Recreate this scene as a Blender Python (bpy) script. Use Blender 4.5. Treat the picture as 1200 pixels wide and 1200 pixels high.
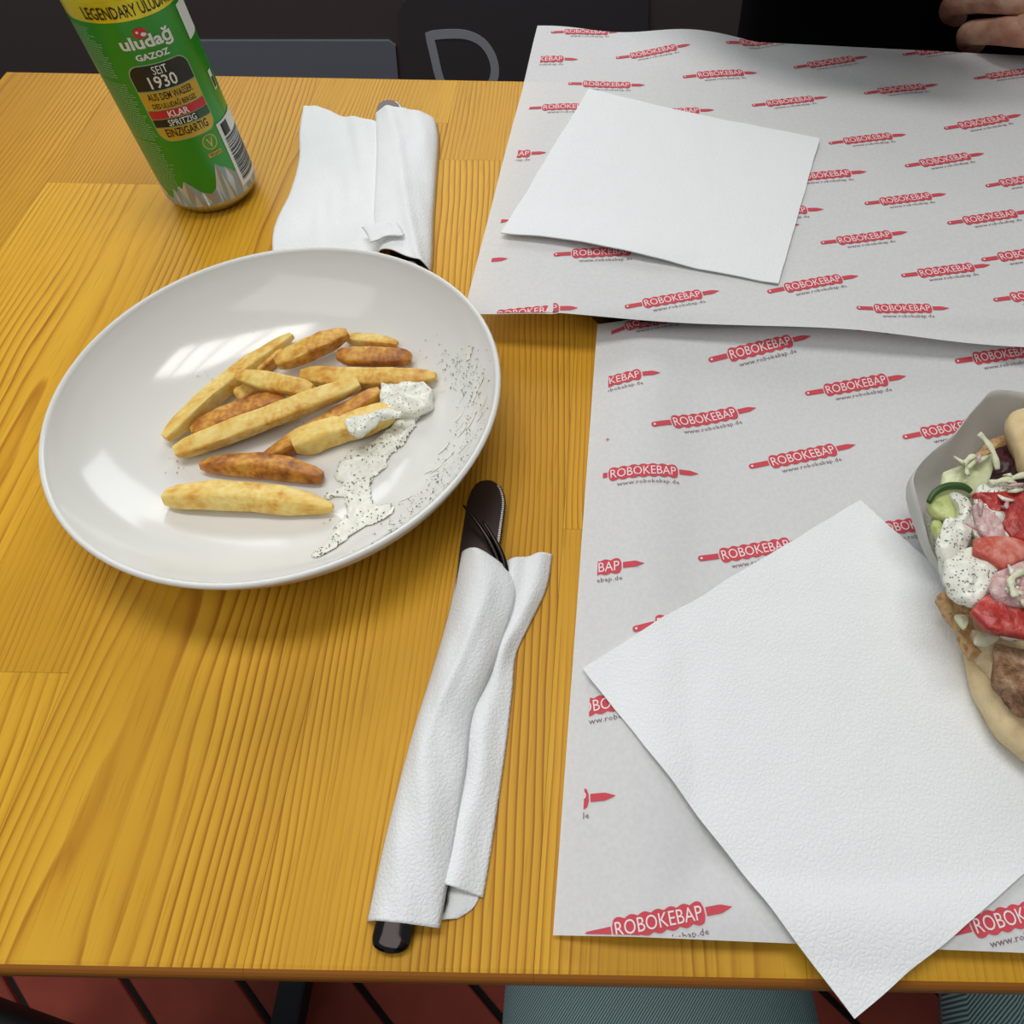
import bpy, bmesh, math, random
from mathutils import Vector, Matrix, noise
random.seed(7)
scene = bpy.context.scene
for o in list(bpy.data.objects): bpy.data.objects.remove(o)
C = scene.collection
PI = math.pi

# ------------------------------------------------------------------ camera, world, lights, exposure
T = 0.75                       # table top height (m)
CAM_H = 0.325                  # lens above the table top
F_PX, CX, PITCH, ROLL = 910.0, 728.0, math.radians(57.0), math.radians(1.05)
_f = Vector((0, math.cos(PITCH), -math.sin(PITCH))); _r0 = Vector((1, 0, 0)); _u0 = _r0.cross(_f)
_r = math.cos(ROLL) * _r0 + math.sin(ROLL) * _u0
_u = -math.sin(ROLL) * _r0 + math.cos(ROLL) * _u0
EYE = Vector((0, 0, T + CAM_H))
cam_d = bpy.data.cameras.new('camera'); cam = bpy.data.objects.new('camera', cam_d); C.objects.link(cam)
cam_d.sensor_width = 36; cam_d.lens = F_PX / 1200 * 36; cam_d.shift_x = (600 - CX) / 1200
cam_d.clip_start = 0.01
cam.matrix_world = Matrix(((_r.x, _u.x, -_f.x, EYE.x), (_r.y, _u.y, -_f.y, EYE.y), (_r.z, _u.z, -_f.z, EYE.z), (0, 0, 0, 1)))
scene.camera = cam

w = bpy.data.worlds.new('World'); scene.world = w; w.use_nodes = True
w.node_tree.nodes['Background'].inputs[0].default_value = (0.86, 0.94, 1.0, 1)
w.node_tree.nodes['Background'].inputs[1].default_value = 0.24

def area(name, loc, target, sx, sy, power, col):
    d = bpy.data.lights.new(name, 'AREA'); d.shape = 'RECTANGLE'; d.size = sx; d.size_y = sy
    d.energy = power; d.color = col
    o = bpy.data.objects.new(name, d); C.objects.link(o); o.location = loc
    o.rotation_euler = (Vector(target) - Vector(loc)).to_track_quat('-Z', 'Y').to_euler()
    return o
area('window_light', (-0.5, 3.0, 2.1), (-0.1, 0.3, T), 3.0, 1.5, 66, (0.93, 0.97, 1.0))
for i_ in range(4):            # one ceiling fixture of four panels
    area('ceiling_and_fill_light', (-0.62 + 0.36 * i_, 0.62, 2.75), (-0.62 + 0.36 * i_, 0.55, T), 0.31, 0.52, 6.0, (1.0, 0.985, 0.96))
area('ceiling_and_fill_light', (-0.7, -0.75, 2.75), (-0.3, 0.1, T), 2.0, 1.4, 15, (1.0, 0.985, 0.96))  # added soft overhead fill, no known fixture; lifts bowl wall and trousers

vs = scene.view_settings
vs.view_transform = 'Standard'; vs.look = 'None'; vs.gamma = 1.0; vs.use_curve_mapping = False
vs.exposure = -0.27

# ------------------------------------------------------------------ helpers
def at(px, py, z=0.0):
    """photo pixel -> point at height z above the table top"""
    d = (px - CX) / F_PX * _r - (py - 600) / F_PX * _u + _f
    t = (z - CAM_H) / d.z
    return EYE + d * t

def at_f(px, py, zf):
    z = 0.01
    for _ in range(6):
        p = at(px, py, z); z = zf(p.x, p.y)
    return at(px, py, z)

def lin(r, g, b):
    def f(c):
        c /= 255.0
        return c / 12.92 if c <= 0.04045 else ((c + 0.055) / 1.055) ** 2.4
    return (f(r), f(g), f(b), 1)

def link(name, me, mat=None, parent=None, smooth=False, kind=None):
    o = bpy.data.objects.new(name, me); C.objects.link(o)
    if mat is not None:
        for m in (mat if isinstance(mat, (list, tuple)) else [mat]): me.materials.append(m)
    if parent is not None: o.parent = parent
    if smooth:
        for p in me.polygons: p.use_smooth = True
    if kind: o['kind'] = kind
    return o

def mesh(name, verts, faces, mat=None, parent=None, smooth=False, kind=None, idx=None):
    me = bpy.data.meshes.new(name); me.from_pydata([tuple(v) for v in verts], [], faces); me.update()
    o = link(name, me, mat, parent, smooth, kind)
    if idx is not None:
        for p, i in zip(me.polygons, idx): p.material_index = i
    return o

def from_bm(name, bm, mat=None, parent=None, smooth=False, kind=None):
    me = bpy.data.meshes.new(name); bm.to_mesh(me); bm.free()
    return link(name, me, mat, parent, smooth, kind)

def tag(o, label, cat, group=None, kind=None):
    o['label'] = label; o['category'] = cat
    if group: o['group'] = group
    if kind: o['kind'] = kind
    return o

def thing(name, label, cat, loc=(0, 0, 0), group=None):
    o = bpy.data.objects.new(name, None); C.objects.link(o); o.location = loc; o.empty_display_size = 0.02
    return tag(o, label, cat, group)

def adopt(o, parent):
    """parent without moving (parents are unrotated Empties)"""
    o.parent = parent; o.location = o.location - parent.location
    return o

def bxm(bm, c, s, bev=0.0, seg=2, rot=None):
    r = bmesh.ops.create_cube(bm, size=1); vv = r['verts']
    bmesh.ops.scale(bm, vec=s, verts=vv)
    if bev:
        ee = list({e for v in vv for e in v.link_edges})
        rr = bmesh.ops.bevel(bm, geom=ee, offset=bev, segments=seg, affect='EDGES', profile=0.5)
        vv = list({v for f in rr['faces'] for v in f.verts} | {v for v in vv if v.is_valid})
    if rot is not None: bmesh.ops.rotate(bm, cent=(0, 0, 0), matrix=rot, verts=vv)
    bmesh.ops.translate(bm, vec=c, verts=vv)
    return vv

def lathe(prof, n=64):
    V = []; Fc = []
    for (r, z) in prof:
        for i in range(n):
            a = 2 * PI * i / n; V.append((r * math.cos(a), r * math.sin(a), z))
    for j in range(len(prof) - 1):
        for i in range(n):
            Fc.append((j * n + i, j * n + (i + 1) % n, (j + 1) * n + (i + 1) % n, (j + 1) * n + i))
    return V, Fc

def grid_faces(nu, nv, off=0):
    return [(off + j * nu + i, off + j * nu + i + 1, off + (j + 1) * nu + i + 1, off + (j + 1) * nu + i)
            for j in range(nv - 1) for i in range(nu - 1)]

def lerp_poly(pts, t):
    """pts: list of (t, value...) sorted"""
    if t <= pts[0][0]: return pts[0][1:]
    for a, b in zip(pts, pts[1:]):
        if t <= b[0]:
            k = (t - a[0]) / (b[0] - a[0]) if b[0] > a[0] else 0
            return tuple(x + (y - x) * k for x, y in zip(a[1:], b[1:]))
    return pts[-1][1:]

def smooth_curve(pts, n, closed=False):
    """Catmull-Rom through Vectors"""
    P = [Vector(p) for p in pts]; m = len(P); out = []
    segs = m if closed else m - 1
    for i in range(n):
        t = i / (n if closed else n - 1) * segs; k = min(int(t), segs - 1); u = t - k
        if closed: a, b, c, d = P[(k - 1) % m], P[k], P[(k + 1) % m], P[(k + 2) % m]
        else: a, b, c, d = P[max(k - 1, 0)], P[k], P[min(k + 1, m - 1)], P[min(k + 2, m - 1)]
        out.append(0.5 * ((2 * b) + (c - a) * u + (2 * a - 5 * b + 4 * c - d) * u * u + (3 * b - a - 3 * c + d) * u ** 3))
    return out

def tube(path, radii, n=8, flat=1.0, up=Vector((0, 0, 1))):
    V = []; Fc = []
    m = len(path)
    for i, p in enumerate(path):
        d = (path[min(i + 1, m - 1)] - path[max(i - 1, 0)]).normalized()
        s = d.cross(up)
        s = s.normalized() if s.length > 1e-6 else Vector((1, 0, 0))
        q = s.cross(d).normalized(); r = radii[i] if isinstance(radii, (list, tuple)) else radii
        for k in range(n):
            a = 2 * PI * k / n
            V.append(p + s * r * math.cos(a) + q * r * flat * math.sin(a))
    for i in range(m - 1):
        for k in range(n):
            Fc.append((i * n + k, i * n + (k + 1) % n, (i + 1) * n + (k + 1) % n, (i + 1) * n + k))
    Fc.append(tuple(range(n))[::-1]); Fc.append(tuple((m - 1) * n + k for k in range(n)))
    return V, Fc

# ------------------------------------------------------------------ materials
def pmat(name, col, rough=0.5, metal=0.0, spec=0.5, coat=0.0, trans=0.0):
    m = bpy.data.materials.new(name); m.use_nodes = True
    b = m.node_tree.nodes['Principled BSDF']
    b.inputs['Base Color'].default_value = col if len(col) == 4 else (*col, 1)
    b.inputs['Roughness'].default_value = rough; b.inputs['Metallic'].default_value = metal
    b.inputs['Specular IOR Level'].default_value = spec
    if coat: b.inputs['Coat Weight'].default_value = coat; b.inputs['Coat Roughness'].default_value = 0.08
    return m

class NT:
    def __init__(s, m): s.t = m.node_tree; s.b = s.t.nodes.get('Principled BSDF')
    def n(s, typ, **kw):
        x = s.t.nodes.new(typ)
        for k, v in kw.items():
            if hasattr(x, k): setattr(x, k, v)
            else: x.inputs[k].default_value = v
        return x
    def l(s, a, b): s.t.links.new(a, b)
    def math(s, op, a, b=None):
        x = s.n('ShaderNodeMath', operation=op)
        for i, v in enumerate((a, b)):
            if v is None: continue
            if isinstance(v, (int, float)): x.inputs[i].default_value = v
            else: s.l(v, x.inputs[i])
        return x.outputs[0]
    def ramp(s, fac, stops):
        x = s.n('ShaderNodeValToRGB'); e = x.color_ramp.elements
        while len(e) < len(stops): e.new(0.5)
        for el, (p, c) in zip(e, stops): el.position = p; el.color = c
        s.l(fac, x.inputs[0]); return x.outputs[0]
    def bump(s, h, strength, dist):
        x = s.n('ShaderNodeBump'); x.inputs['Strength'].default_value = strength; x.inputs['Distance'].default_value = dist
        s.l(h, x.inputs['Height']); s.l(x.outputs[0], s.b.inputs['Normal'])
    def noise(s, vec, scale, detail=3, rough=0.5):
        x = s.n('ShaderNodeTexNoise'); x.inputs['Scale'].default_value = scale
        x.inputs['Detail'].default_value = detail; x.inputs['Roughness'].default_value = rough
        if vec is not None: s.l(vec, x.inputs['Vector'])
        return x.outputs[0]

def wood_mat():
    m = pmat('varnished_pine', (0.6, 0.3, 0.03), 0.45, spec=0.16); k = NT(m)
    tc = k.n('ShaderNodeTexCoord'); oi = k.n('ShaderNodeObjectInfo')
    sep = k.n('ShaderNodeSeparateXYZ'); k.l(tc.outputs['Object'], sep.inputs[0])
    rnd = oi.outputs['Random']
    r2 = k.math('FRACT', k.math('MULTIPLY', rnd, 7.31)); r3 = k.math('FRACT', k.math('MULTIPLY', rnd, 17.7))
    mp = k.n('ShaderNodeMapping'); mp.inputs['Scale'].default_value = (1, 0.16, 1); k.l(tc.outputs['Object'], mp.inputs[0])
    add = k.n('ShaderNodeVectorMath', operation='ADD'); k.l(mp.outputs[0], add.inputs[0])
    cmb = k.n('ShaderNodeCombineXYZ'); k.l(k.math('MULTIPLY', rnd, 31.0), cmb.inputs[0]); k.l(k.math('MULTIPLY', r2, 17.0), cmb.inputs[1]); k.l(cmb.outputs[0], add.inputs[1])
    v = add.outputs[0]
    n1 = k.math('SUBTRACT', k.noise(v, 16, 2), 0.5)
    x = k.math('ADD', sep.outputs[0], k.math('MULTIPLY', k.math('SUBTRACT', r2, 0.5), 0.30))
    x = k.math('ADD', x, k.math('MULTIPLY', n1, 0.014))
    z = k.math('ADD', k.math('MULTIPLY', sep.outputs[1], k.math('MULTIPLY', k.math('SUBTRACT', r3, 0.5), 0.20)), k.math('ADD', 0.012, k.math('MULTIPLY', r3, 0.05)))
    z = k.math('ADD', z, k.math('MULTIPLY', k.math('SUBTRACT', k.noise(v, 9, 1), 0.5), 0.030))
    rr = k.math('SQRT', k.math('ADD', k.math('MULTIPLY', x, x), k.math('MULTIPLY', z, z)))
    ph = k.math('ADD', k.math('DIVIDE', rr, 0.0029), k.math('ADD', k.math('MULTIPLY', k.noise(v, 70, 2), 0.7), k.math('MULTIPLY', k.noise(v, 22, 2), 4.0)))
    fr = k.math('FRACT', ph)
    ringc = k.ramp(fr, [(0.0, lin(224, 176, 56)), (0.45, lin(218, 168, 50)), (0.70, lin(203, 147, 40)), (0.85, lin(160, 98, 22)), (0.93, lin(176, 114, 28)), (1.0, lin(222, 172, 54))])
    soft = k.n('ShaderNodeMix', data_type='RGBA', blend_type='MIX')
    k.l(k.ramp(k.noise(v, 34, 3), [(0.36, (0.15, 0.15, 0.15, 1)), (0.62, (0.9, 0.9, 0.9, 1))]), soft.inputs[0])
    soft.inputs[6].default_value = lin(212, 160, 46); k.l(ringc, soft.inputs[7]); ringc = soft.outputs[2]
    # fine pores
    mp2 = k.n('ShaderNodeMapping'); mp2.inputs['Scale'].default_value = (900, 26, 900); k.l(tc.outputs['Object'], mp2.inputs[0])
    pores = k.ramp(k.noise(mp2.outputs[0], 1.0, 2), [(0.30, (0.72, 0.66, 0.6, 1)), (0.42, (1, 1, 1, 1))])
    mx = k.n('ShaderNodeMix', data_type='RGBA', blend_type='MULTIPLY'); mx.inputs[0].default_value = 0.55
    k.l(ringc, mx.inputs[6]); k.l(pores, mx.inputs[7])
    # board to board tone
    big = k.n('ShaderNodeMix', data_type='RGBA', blend_type='MULTIPLY'); big.inputs[0].default_value = 1.0
    k.l(mx.outputs[2], big.inputs[6])
    k.l(k.ramp(rnd, [(0.0, (0.86, 0.80, 0.7, 1)), (0.5, (1.0, 1.0, 1, 1)), (1.0, (1.05, 1.03, 1.0, 1))]), big.inputs[7])
    bl = k.n('ShaderNodeMix', data_type='RGBA', blend_type='MULTIPLY'); bl.inputs[0].default_value = 1.0
    k.l(big.outputs[2], bl.inputs[6]); k.l(k.ramp(k.noise(v, 12, 2), [(0.3, (0.86, 0.80, 0.72, 1)), (0.6, (1.04, 1.03, 1.0, 1))]), bl.inputs[7])
    k.l(bl.outputs[2], k.b.inputs['Base Color'])
    k.bump(fr, 0.04, 0.0003)
    return m

def paper_mat(name, col, trans, bump_scale=900, rough=0.75):
    m = pmat(name, col, rough, spec=0.2); k = NT(m)
    tc = k.n('ShaderNodeTexCoord')
    f = k.noise(tc.outputs['Object'], bump_scale, 3)
    k.bump(f, 0.10, 0.0003)
    if trans:
        out = k.t.nodes['Material Output']; tr = k.n('ShaderNodeBsdfTransparent'); mix = k.n('ShaderNodeMixShader')
        mot = k.ramp(k.noise(tc.outputs['Object'], 500, 2), [(0.35, (trans * 0.8,) * 3 + (1,)), (0.65, (trans * 1.2,) * 3 + (1,))])
        k.l(mot, mix.inputs[0]); k.l(k.b.outputs[0], mix.inputs[1]); k.l(tr.outputs[0], mix.inputs[2]); k.l(mix.outputs[0], out.inputs[0])
    return m

def napkin_mat():
    m = pmat('embossed_tissue', lin(236, 238, 238), 0.9, spec=0.1); k = NT(m)
    tc = k.n('ShaderNodeTexCoord')
    warp = k.n('ShaderNodeVectorMath', operation='ADD'); k.l(tc.outputs['Object'], warp.inputs[0])
    nz = k.n('ShaderNodeTexNoise'); nz.inputs['Scale'].default_value = 300
    sc = k.n('ShaderNodeVectorMath', operation='SCALE'); sc.inputs['Scale'].default_value = 0.0018
    k.l(tc.outputs['Object'], nz.inputs['Vector']); k.l(nz.outputs['Color'], sc.inputs[0]); k.l(sc.outputs[0], warp.inputs[1])
    vo = k.n('ShaderNodeTexVoronoi', feature='DISTANCE_TO_EDGE'); vo.inputs['Scale'].default_value = 500
    k.l(warp.outputs[0], vo.inputs['Vector'])
    h = k.ramp(vo.outputs['Distance'], [(0.02, (0, 0, 0, 1)), (0.25, (1, 1, 1, 1))])
    k.bump(h, 0.24, 0.0007)
    return m

M = {}
M['wood'] = wood_mat()
M['liner'] = paper_mat('greaseproof_paper', lin(226, 226, 225), 0.13)
M['wrap_paper'] = paper_mat('wrapper_paper', lin(232, 231, 228), 0.06, 300)
k = NT(M['wrap_paper']); _o = k.t.nodes['Material Output']; _pr = _o.inputs[0].links[0].from_socket
_tl = k.n('ShaderNodeBsdfTranslucent'); _tl.inputs[0].default_value = lin(236, 234, 230); _mx = k.n('ShaderNodeMixShader'); _mx.inputs[0].default_value = 0.4
k.l(_pr, _mx.inputs[1]); k.l(_tl.outputs[0], _mx.inputs[2]); k.l(_mx.outputs[0], _o.inputs[0])
M['napkin'] = napkin_mat()
M['print_red'] = pmat('red_print', lin(205, 78, 88), 0.7, spec=0.2)
M['print_white'] = pmat('unprinted_paper', lin(236, 222, 222), 0.75, spec=0.2)
M['print_grey'] = pmat('grey_print', lin(128, 104, 112), 0.7, spec=0.2)
M['tray'] = pmat('black_tray_plastic', lin(16, 16, 17), 0.22, spec=0.5)
M['ceramic'] = pmat('white_glazed_ceramic', lin(228, 227, 222), 0.13, spec=0.5, coat=0.15)
M['steel'] = pmat('polished_steel', lin(74, 68, 67), 0.10, 1.0)  # base colour lowered to stand in for dark surroundings mirrored in the steel
M['darkened_steel'] = pmat('knife_steel', lin(66, 58, 56), 0.28, 1.0)  # blade reflection of dark surroundings put into the base colour
M['black_metal'] = pmat('black_powder_coat', lin(34, 36, 40), 0.5)
M['black_leather'] = pmat('black_leather', lin(16, 15, 17), 0.6)
M['skin'] = pmat('skin', lin(196, 150, 126), 0.55)
M['hair'] = pmat('dark_hair', lin(40, 30, 24), 0.6)
M['black_cloth'] = pmat('black_cotton', lin(20, 20, 25), 0.9, spec=0.1)
M['grey_cloth'] = pmat('grey_cotton', lin(90, 95, 100), 0.9, spec=0.1)
for nm, sc_, st, ds in (('skin', 260, 0.35, 0.0012),):
    k = NT(M[nm]); tc = k.n('ShaderNodeTexCoord')
    mp = k.n('ShaderNodeMapping'); mp.inputs['Scale'].default_value = (1, 1, 2.2); k.l(tc.outputs['Object'], mp.inputs[0])
    f = k.noise(mp.outputs[0], sc_, 3); k.bump(f, st, ds)
    c = k.ramp(k.noise(tc.outputs['Object'], 55, 3), [(0.35, lin(176, 116, 94)), (0.6, lin(206, 164, 138))]); k.l(c, k.b.inputs['Base Color'])
# denim
M['denim'] = pmat('teal_twill', lin(112, 146, 152), 0.9, spec=0.1)
k = NT(M['denim']); tc = k.n('ShaderNodeTexCoord')
wv = k.n('ShaderNodeTexWave', wave_type='BANDS', bands_direction='DIAGONAL'); wv.inputs['Scale'].default_value = 460; wv.inputs['Distortion'].default_value = 0.6
mp = k.n('ShaderNodeMapping'); mp.inputs['Scale'].default_value = (1, -0.7, 0.0); k.l(tc.outputs['Object'], mp.inputs[0]); k.l(mp.outputs[0], wv.inputs['Vector'])
k.l(k.ramp(wv.outputs[1], [(0.25, lin(92, 122, 128)), (0.7, lin(190, 220, 222))]), k.b.inputs['Base Color']); k.bump(wv.outputs[1], 0.3, 0.0006)

# ------------------------------------------------------------------ setting: floor, tiles, low back wall
m_joint = pmat('dark_grout', lin(44, 40, 40), 0.9)
m_tile = pmat('clay_tile', lin(124, 58, 44), 0.6, spec=0.3)
k = NT(m_tile); tc = k.n('ShaderNodeTexCoord'); oi = k.n('ShaderNodeObjectInfo')
c1 = k.ramp(k.noise(tc.outputs['Object'], 14, 4), [(0.3, lin(150, 62, 46)), (0.7, lin(176, 80, 60))])
mx = k.n('ShaderNodeMix', data_type='RGBA', blend_type='MULTIPLY'); mx.inputs[0].default_value = 1
k.l(c1, mx.inputs[6]); k.l(k.ramp(oi.outputs['Random'], [(0, (0.82, 0.82, 0.82, 1)), (1, (1.05, 1.0, 1.0, 1))]), mx.inputs[7]); k.l(mx.outputs[2], k.b.inputs['Base Color'])
bm = bmesh.new(); bxm(bm, (0, 0.2, -0.03), (4.6, 4.2, 0.05)); floor = from_bm('floor', bm, m_joint)
floor['kind'] = 'structure'
TW, TL, GAP = 0.0915, 0.732, 0.008
bm = bmesh.new(); bxm(bm, (0, 0, 0), (TW - GAP, TL - GAP, 0.012), 0.0015, 1)
tile_me = bpy.data.meshes.new('tile'); bm.to_mesh(tile_me); bm.free(); tile_me.materials.append(m_tile)
ca, sa = math.cos(math.radians(48.2)), math.sin(math.radians(48.2))
org = at(162.5, 1172, -T)
for i in range(-16, 20):
    for j in range(-6, 7):
        u = (i + 0.5) * TW; v = j * TL + 0.08
        # the joints run along direction (ca', -sa')
        dx, dy = math.cos(math.radians(-41.8)), math.sin(math.radians(-41.8))
        x = org.x + v * dx - u * dy; y = org.y + v * dy + u * dx
        if abs(x + 0.1) < 1.15 and -0.75 < y < 1.15:
            o = bpy.data.objects.new('tile', tile_me); C.objects.link(o); o.parent = floor
            o.location = (x, y, -0.001); o.rotation_euler = (0, 0, math.radians(-41.8) - PI / 2)

WY = 1.30
m_wall = pmat('dark_wall_panel', lin(74, 67, 66), 0.7)
m_wall2 = pmat('charcoal_panel', lin(60, 60, 64), 0.6)
m_wallb = pmat('slate_blue_panel', lin(112, 121, 131), 0.7)
m_let = pmat('grey_lettering', lin(160, 168, 174), 0.7)
bm = bmesh.new(); bxm(bm, (0, WY + 0.06, 0.55), (4.6, 0.12, 1.1), 0.004, 1); wall = from_bm('wall_back', bm, m_wall); wall['kind'] = 'structure'
def at_wall(px, py, y=WY):
    d = (px - CX) / F_PX * _r - (py - 600) / F_PX * _u + _f
    return EYE + d * (y / d.y)
def wall_panel(name, pts, th, mat, n=None):
    P = [at_wall(*p) for p in pts]
    V = [(p.x, WY - th, p.z) for p in P] + [(p.x, WY + 0.001, p.z) for p in P]; m_ = len(P)
    Fc = [tuple(range(m_)), tuple(range(2 * m_ - 1, m_ - 1, -1))] + [(i, (i + 1) % m_, m_ + (i + 1) % m_, m_ + i) for i in range(m_)]
    bm = bmesh.new(); vv = [bm.verts.new(v) for v in V]
    for f in Fc: bm.faces.new([vv[i] for i in f])
    bmesh.ops.recalc_face_normals(bm, faces=bm.faces)
    return from_bm(name, bm, mat, wall)
wall_panel('slate_panel', [(150, 46), (456, 46), (464, 52), (474, 170), (150, 170)], 0.006, m_wallb)
wall_panel('charcoal_panel', [(467, 12), (474, 0), (490, -14), (760, -14), (760, 170), (480, 170)], 0.008, m_wall2)
# big letter P as a stroke
lp = [at_wall(*p, WY - 0.009) for p in [(540, 170), (524, 116), (514, 88), (508, 62), (503, 42), (524, 40), (546, 41), (564, 49), (576, 65), (580, 84), (574, 102), (556, 114), (524, 116)]]
stroke = smooth_curve([Vector((p.x, WY - 0.009, p.z)) for p in lp[:5]], 12) + smooth_curve([Vector((p.x, WY - 0.009, p.z)) for p in lp[4:]], 30)[1:]
V = []; Fc = []
for i, p in enumerate(stroke):
    d = (stroke[min(i + 1, len(stroke) - 1)] - stroke[max(i - 1, 0)]).normalized(); s = Vector((-d.z, 0, d.x)) * 0.0068
    V += [p + s, p - s, p + s + Vector((0, 0.003, 0)), p - s + Vector((0, 0.003, 0))]
for i in range(len(stroke) - 1):
    a = 4 * i; b = a + 4
    Fc += [(a, a + 1, b + 1, b), (a, b, b + 2, a + 2), (a + 1, a + 3, b + 3, b + 1)]
mesh('letter_p', V, Fc, m_let, wall)

# ------------------------------------------------------------------ table
XL, XR, Y0, Y1, TH = -0.4875, 0.72, 0.0092, 0.612, 0.027
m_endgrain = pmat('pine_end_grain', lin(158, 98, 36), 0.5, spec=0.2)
table = thing('table', 'varnished yellow pine table made of glued staves', 'table', (0.1, 0.31, 0))
rows = [(-0.4875, -0.395, [0.33]), (-0.395, -0.294, [0.47]), (-0.294, -0.240, [0.122]), (-0.240, -0.133, [0.55]),
        (-0.133, -0.0285, [0.5045]), (-0.0285, 0.07, [0.2005]), (0.07, 0.175, [0.40]), (0.175, 0.275, [0.15]), (0.275, 0.38, [0.48]),
        (0.38, 0.485, [0.25]), (0.485, 0.60, [0.42]), (0.60, 0.72, [0.12])]
for (xa, xb, cuts) in rows:
    ys = [Y0] + cuts + [Y1]
    for ya, yb in zip(ys, ys[1:]):
        if yb - ya < 0.03: continue
        bm = bmesh.new()
        g_ = 0.00012
        vv = bxm(bm, (0, 0, 0), (xb - xa - g_, yb - ya - g_, TH))
        # soften the outer table edges, keep the glued joints tight
        ed = []
        for e in bm.edges:
            a, b = e.verts[0].co, e.verts[1].co
            if abs(a.z - b.z) > 1e-6: continue
            my = (a.y + b.y) / 2 + (ya + yb) / 2; mxx = (a.x + b.x) / 2 + (xa + xb) / 2
            if (abs(a.x - b.x) > 0.001 and (abs(my - Y0) < 0.001 or abs(my - Y1) < 0.001)) or (abs(a.y - b.y) > 0.001 and (abs(mxx - XL) < 0.001 or abs(mxx - XR) < 0.001)): ed.append(e)
        if ed: bmesh.ops.bevel(bm, geom=ed, offset=0.0045, segments=5, profile=0.5, affect='EDGES')
        bm.normal_update()
        for f in bm.faces:
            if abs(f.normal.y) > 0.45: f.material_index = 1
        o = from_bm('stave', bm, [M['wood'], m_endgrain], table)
        o.location = Vector(((xa + xb) / 2, (ya + yb) / 2, T - TH / 2)) - table.location
# black steel legs: splayed flat bars joined by a rail under the top
def bar(a, b, wx, wy):
    a = Vector(a); b = Vector(b); bm = bmesh.new()
    L = (b - a).length; q = (b - a).to_track_quat('Z', 'Y').to_matrix()
    bxm(bm, (a + b) / 2, (wx, wy, L), 0.002, 1, rot=q)
    return bm
# (rotation is applied before translation inside bxm)
for sx in (-0.366, 0.60):
    for yy in (0.12, 0.50):
        o = from_bm('leg', bar((sx, yy, T - TH - 0.006), (sx, yy, 0.02), 0.045, 0.030), M['black_metal'], table); o.location = -table.location
    o = from_bm('foot_bar', bar((sx, -0.06, 0.0205), (sx, 0.68, 0.0205), 0.030, 0.031), M['black_metal'], table); o.location = -table.location
    o = from_bm('rail', bar((sx, 0.08, T - TH - 0.004), (sx, 0.54, T - TH - 0.004), 0.05, 0.008), M['black_metal'], table); o.location = -table.location

# ------------------------------------------------------------------ trays
def tray(name, x0, x1, y0, y1, h, label):
    t = thing(name, label, 'tray', ((x0 + x1) / 2, (y0 + y1) / 2, T), 'black serving trays')
    cx, cy = (x0 + x1) / 2, (y0 + y1) / 2; hx, hy = (x1 - x0) / 2, (y1 - y0) / 2
    def ring(ins, z, R=0.022, n=8):
        out = []; a, b = hx - ins, hy - ins; r = max(R - ins, 0.004)
        for (sx, sy, a0) in ((1, 1, 0), (-1, 1, PI / 2), (-1, -1, PI), (1, -1, 1.5 * PI)):
            for i in range(n + 1):
                an = a0 + PI / 2 * i / n
                out.append((sx * (a - r) + r * math.cos(an), sy * (b - r) + r * math.sin(an), z))
        return out
    prof = [(0.011, 0.0), (0.009, 0.0004), (0.0035, h - 0.003), (0.001, h - 0.0025), (0.0, h - 0.0012), (0.0008, h), (0.004, h), (0.006, h - 0.002), (0.011, 0.0038), (0.014, 0.003)]
    V = []; Fc = []; m_ = 36
    for ins, z in prof: V += ring(ins, z)
    for j in range(len(prof) - 1):
        for i in range(m_): Fc.append((j * m_ + i, j * m_ + (i + 1) % m_, (j + 1) * m_ + (i + 1) % m_, (j + 1) * m_ + i))
    Fc.append(tuple(range(m_))[::-1])
    mesh('rim', V, Fc, M['tray'], t, True)
    nb = (len(prof) - 1) * m_
    mesh('base', [(v[0], v[1], v[2]) for v in V[nb:]], [tuple(range(m_))], M['tray'], t)
    return t
LT = (0.008, 0.52, 0.0235, 0.326)      # lower tray x0,x1,y0,y1
UT = (-0.030, 0.52, 0.332, 0.600)
tray('serving_tray', *LT[:2], *LT[2:], 0.0085, 'black tray under the printed paper nearest the camera, in front')
tray('serving_tray', *UT[:2], *UT[2:], 0.022, 'black tray under the printed paper at the far side of the table')

# ------------------------------------------------------------------ printed paper liners
def sstep(a, b, x):
    t = min(max((x - a) / (b - a), 0), 1); return t * t * (3 - 2 * t)

def zf_low(x, y):
    ins = min(x - (LT[0] + 0.006), y - (LT[2] + 0.006), LT[3] - 0.006 - y)
    z = 0.0046 + 0.0056 * math.exp(-(ins / 0.020) ** 2)
    if x < LT[0]: z = max(0.0015, 0.0101 - (LT[0] - x) * 0.22)
    z += 0.0008 * math.sin(x * 37 + 1.1) * math.sin(y * 29) + 0.0007 * noise.noise((x * 22, y * 22, 3))
    z += 0.0035 * sstep(0.30, 0.335, y) * (0.5 + 0.5 * math.sin(x * 24 - 1.2))
    return max(z, 0.0010)

def zf_up(x, y):
    z = 0.0255 + 0.0012 * math.sin(x * 26 + 0.5) * math.sin(y * 21 + 0.4)
    fr = sstep(0.40, 0.315, y)
    z += fr * (-0.0022 + 0.0026 * math.sin(x * 30 - 2.0) * (0.4 + 0.6 * sstep(-0.09, 0.02, x)))
    back = sstep(0.53, 0.635, y)
    z += back * (0.004 - 0.010 * sstep(-0.03, 0.25, x) + 0.0028 * math.cos(48 * (x - 0.055)))
    z -= 0.004 * sstep(-0.03, -0.09, x)
    z += 0.0006 * noise.noise((x * 20, y * 20, 9))
    if x > -0.04 and z < 0.0245: z = z + (0.0245 - z) * sstep(0.318, 0.330, y)
    return z

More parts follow.
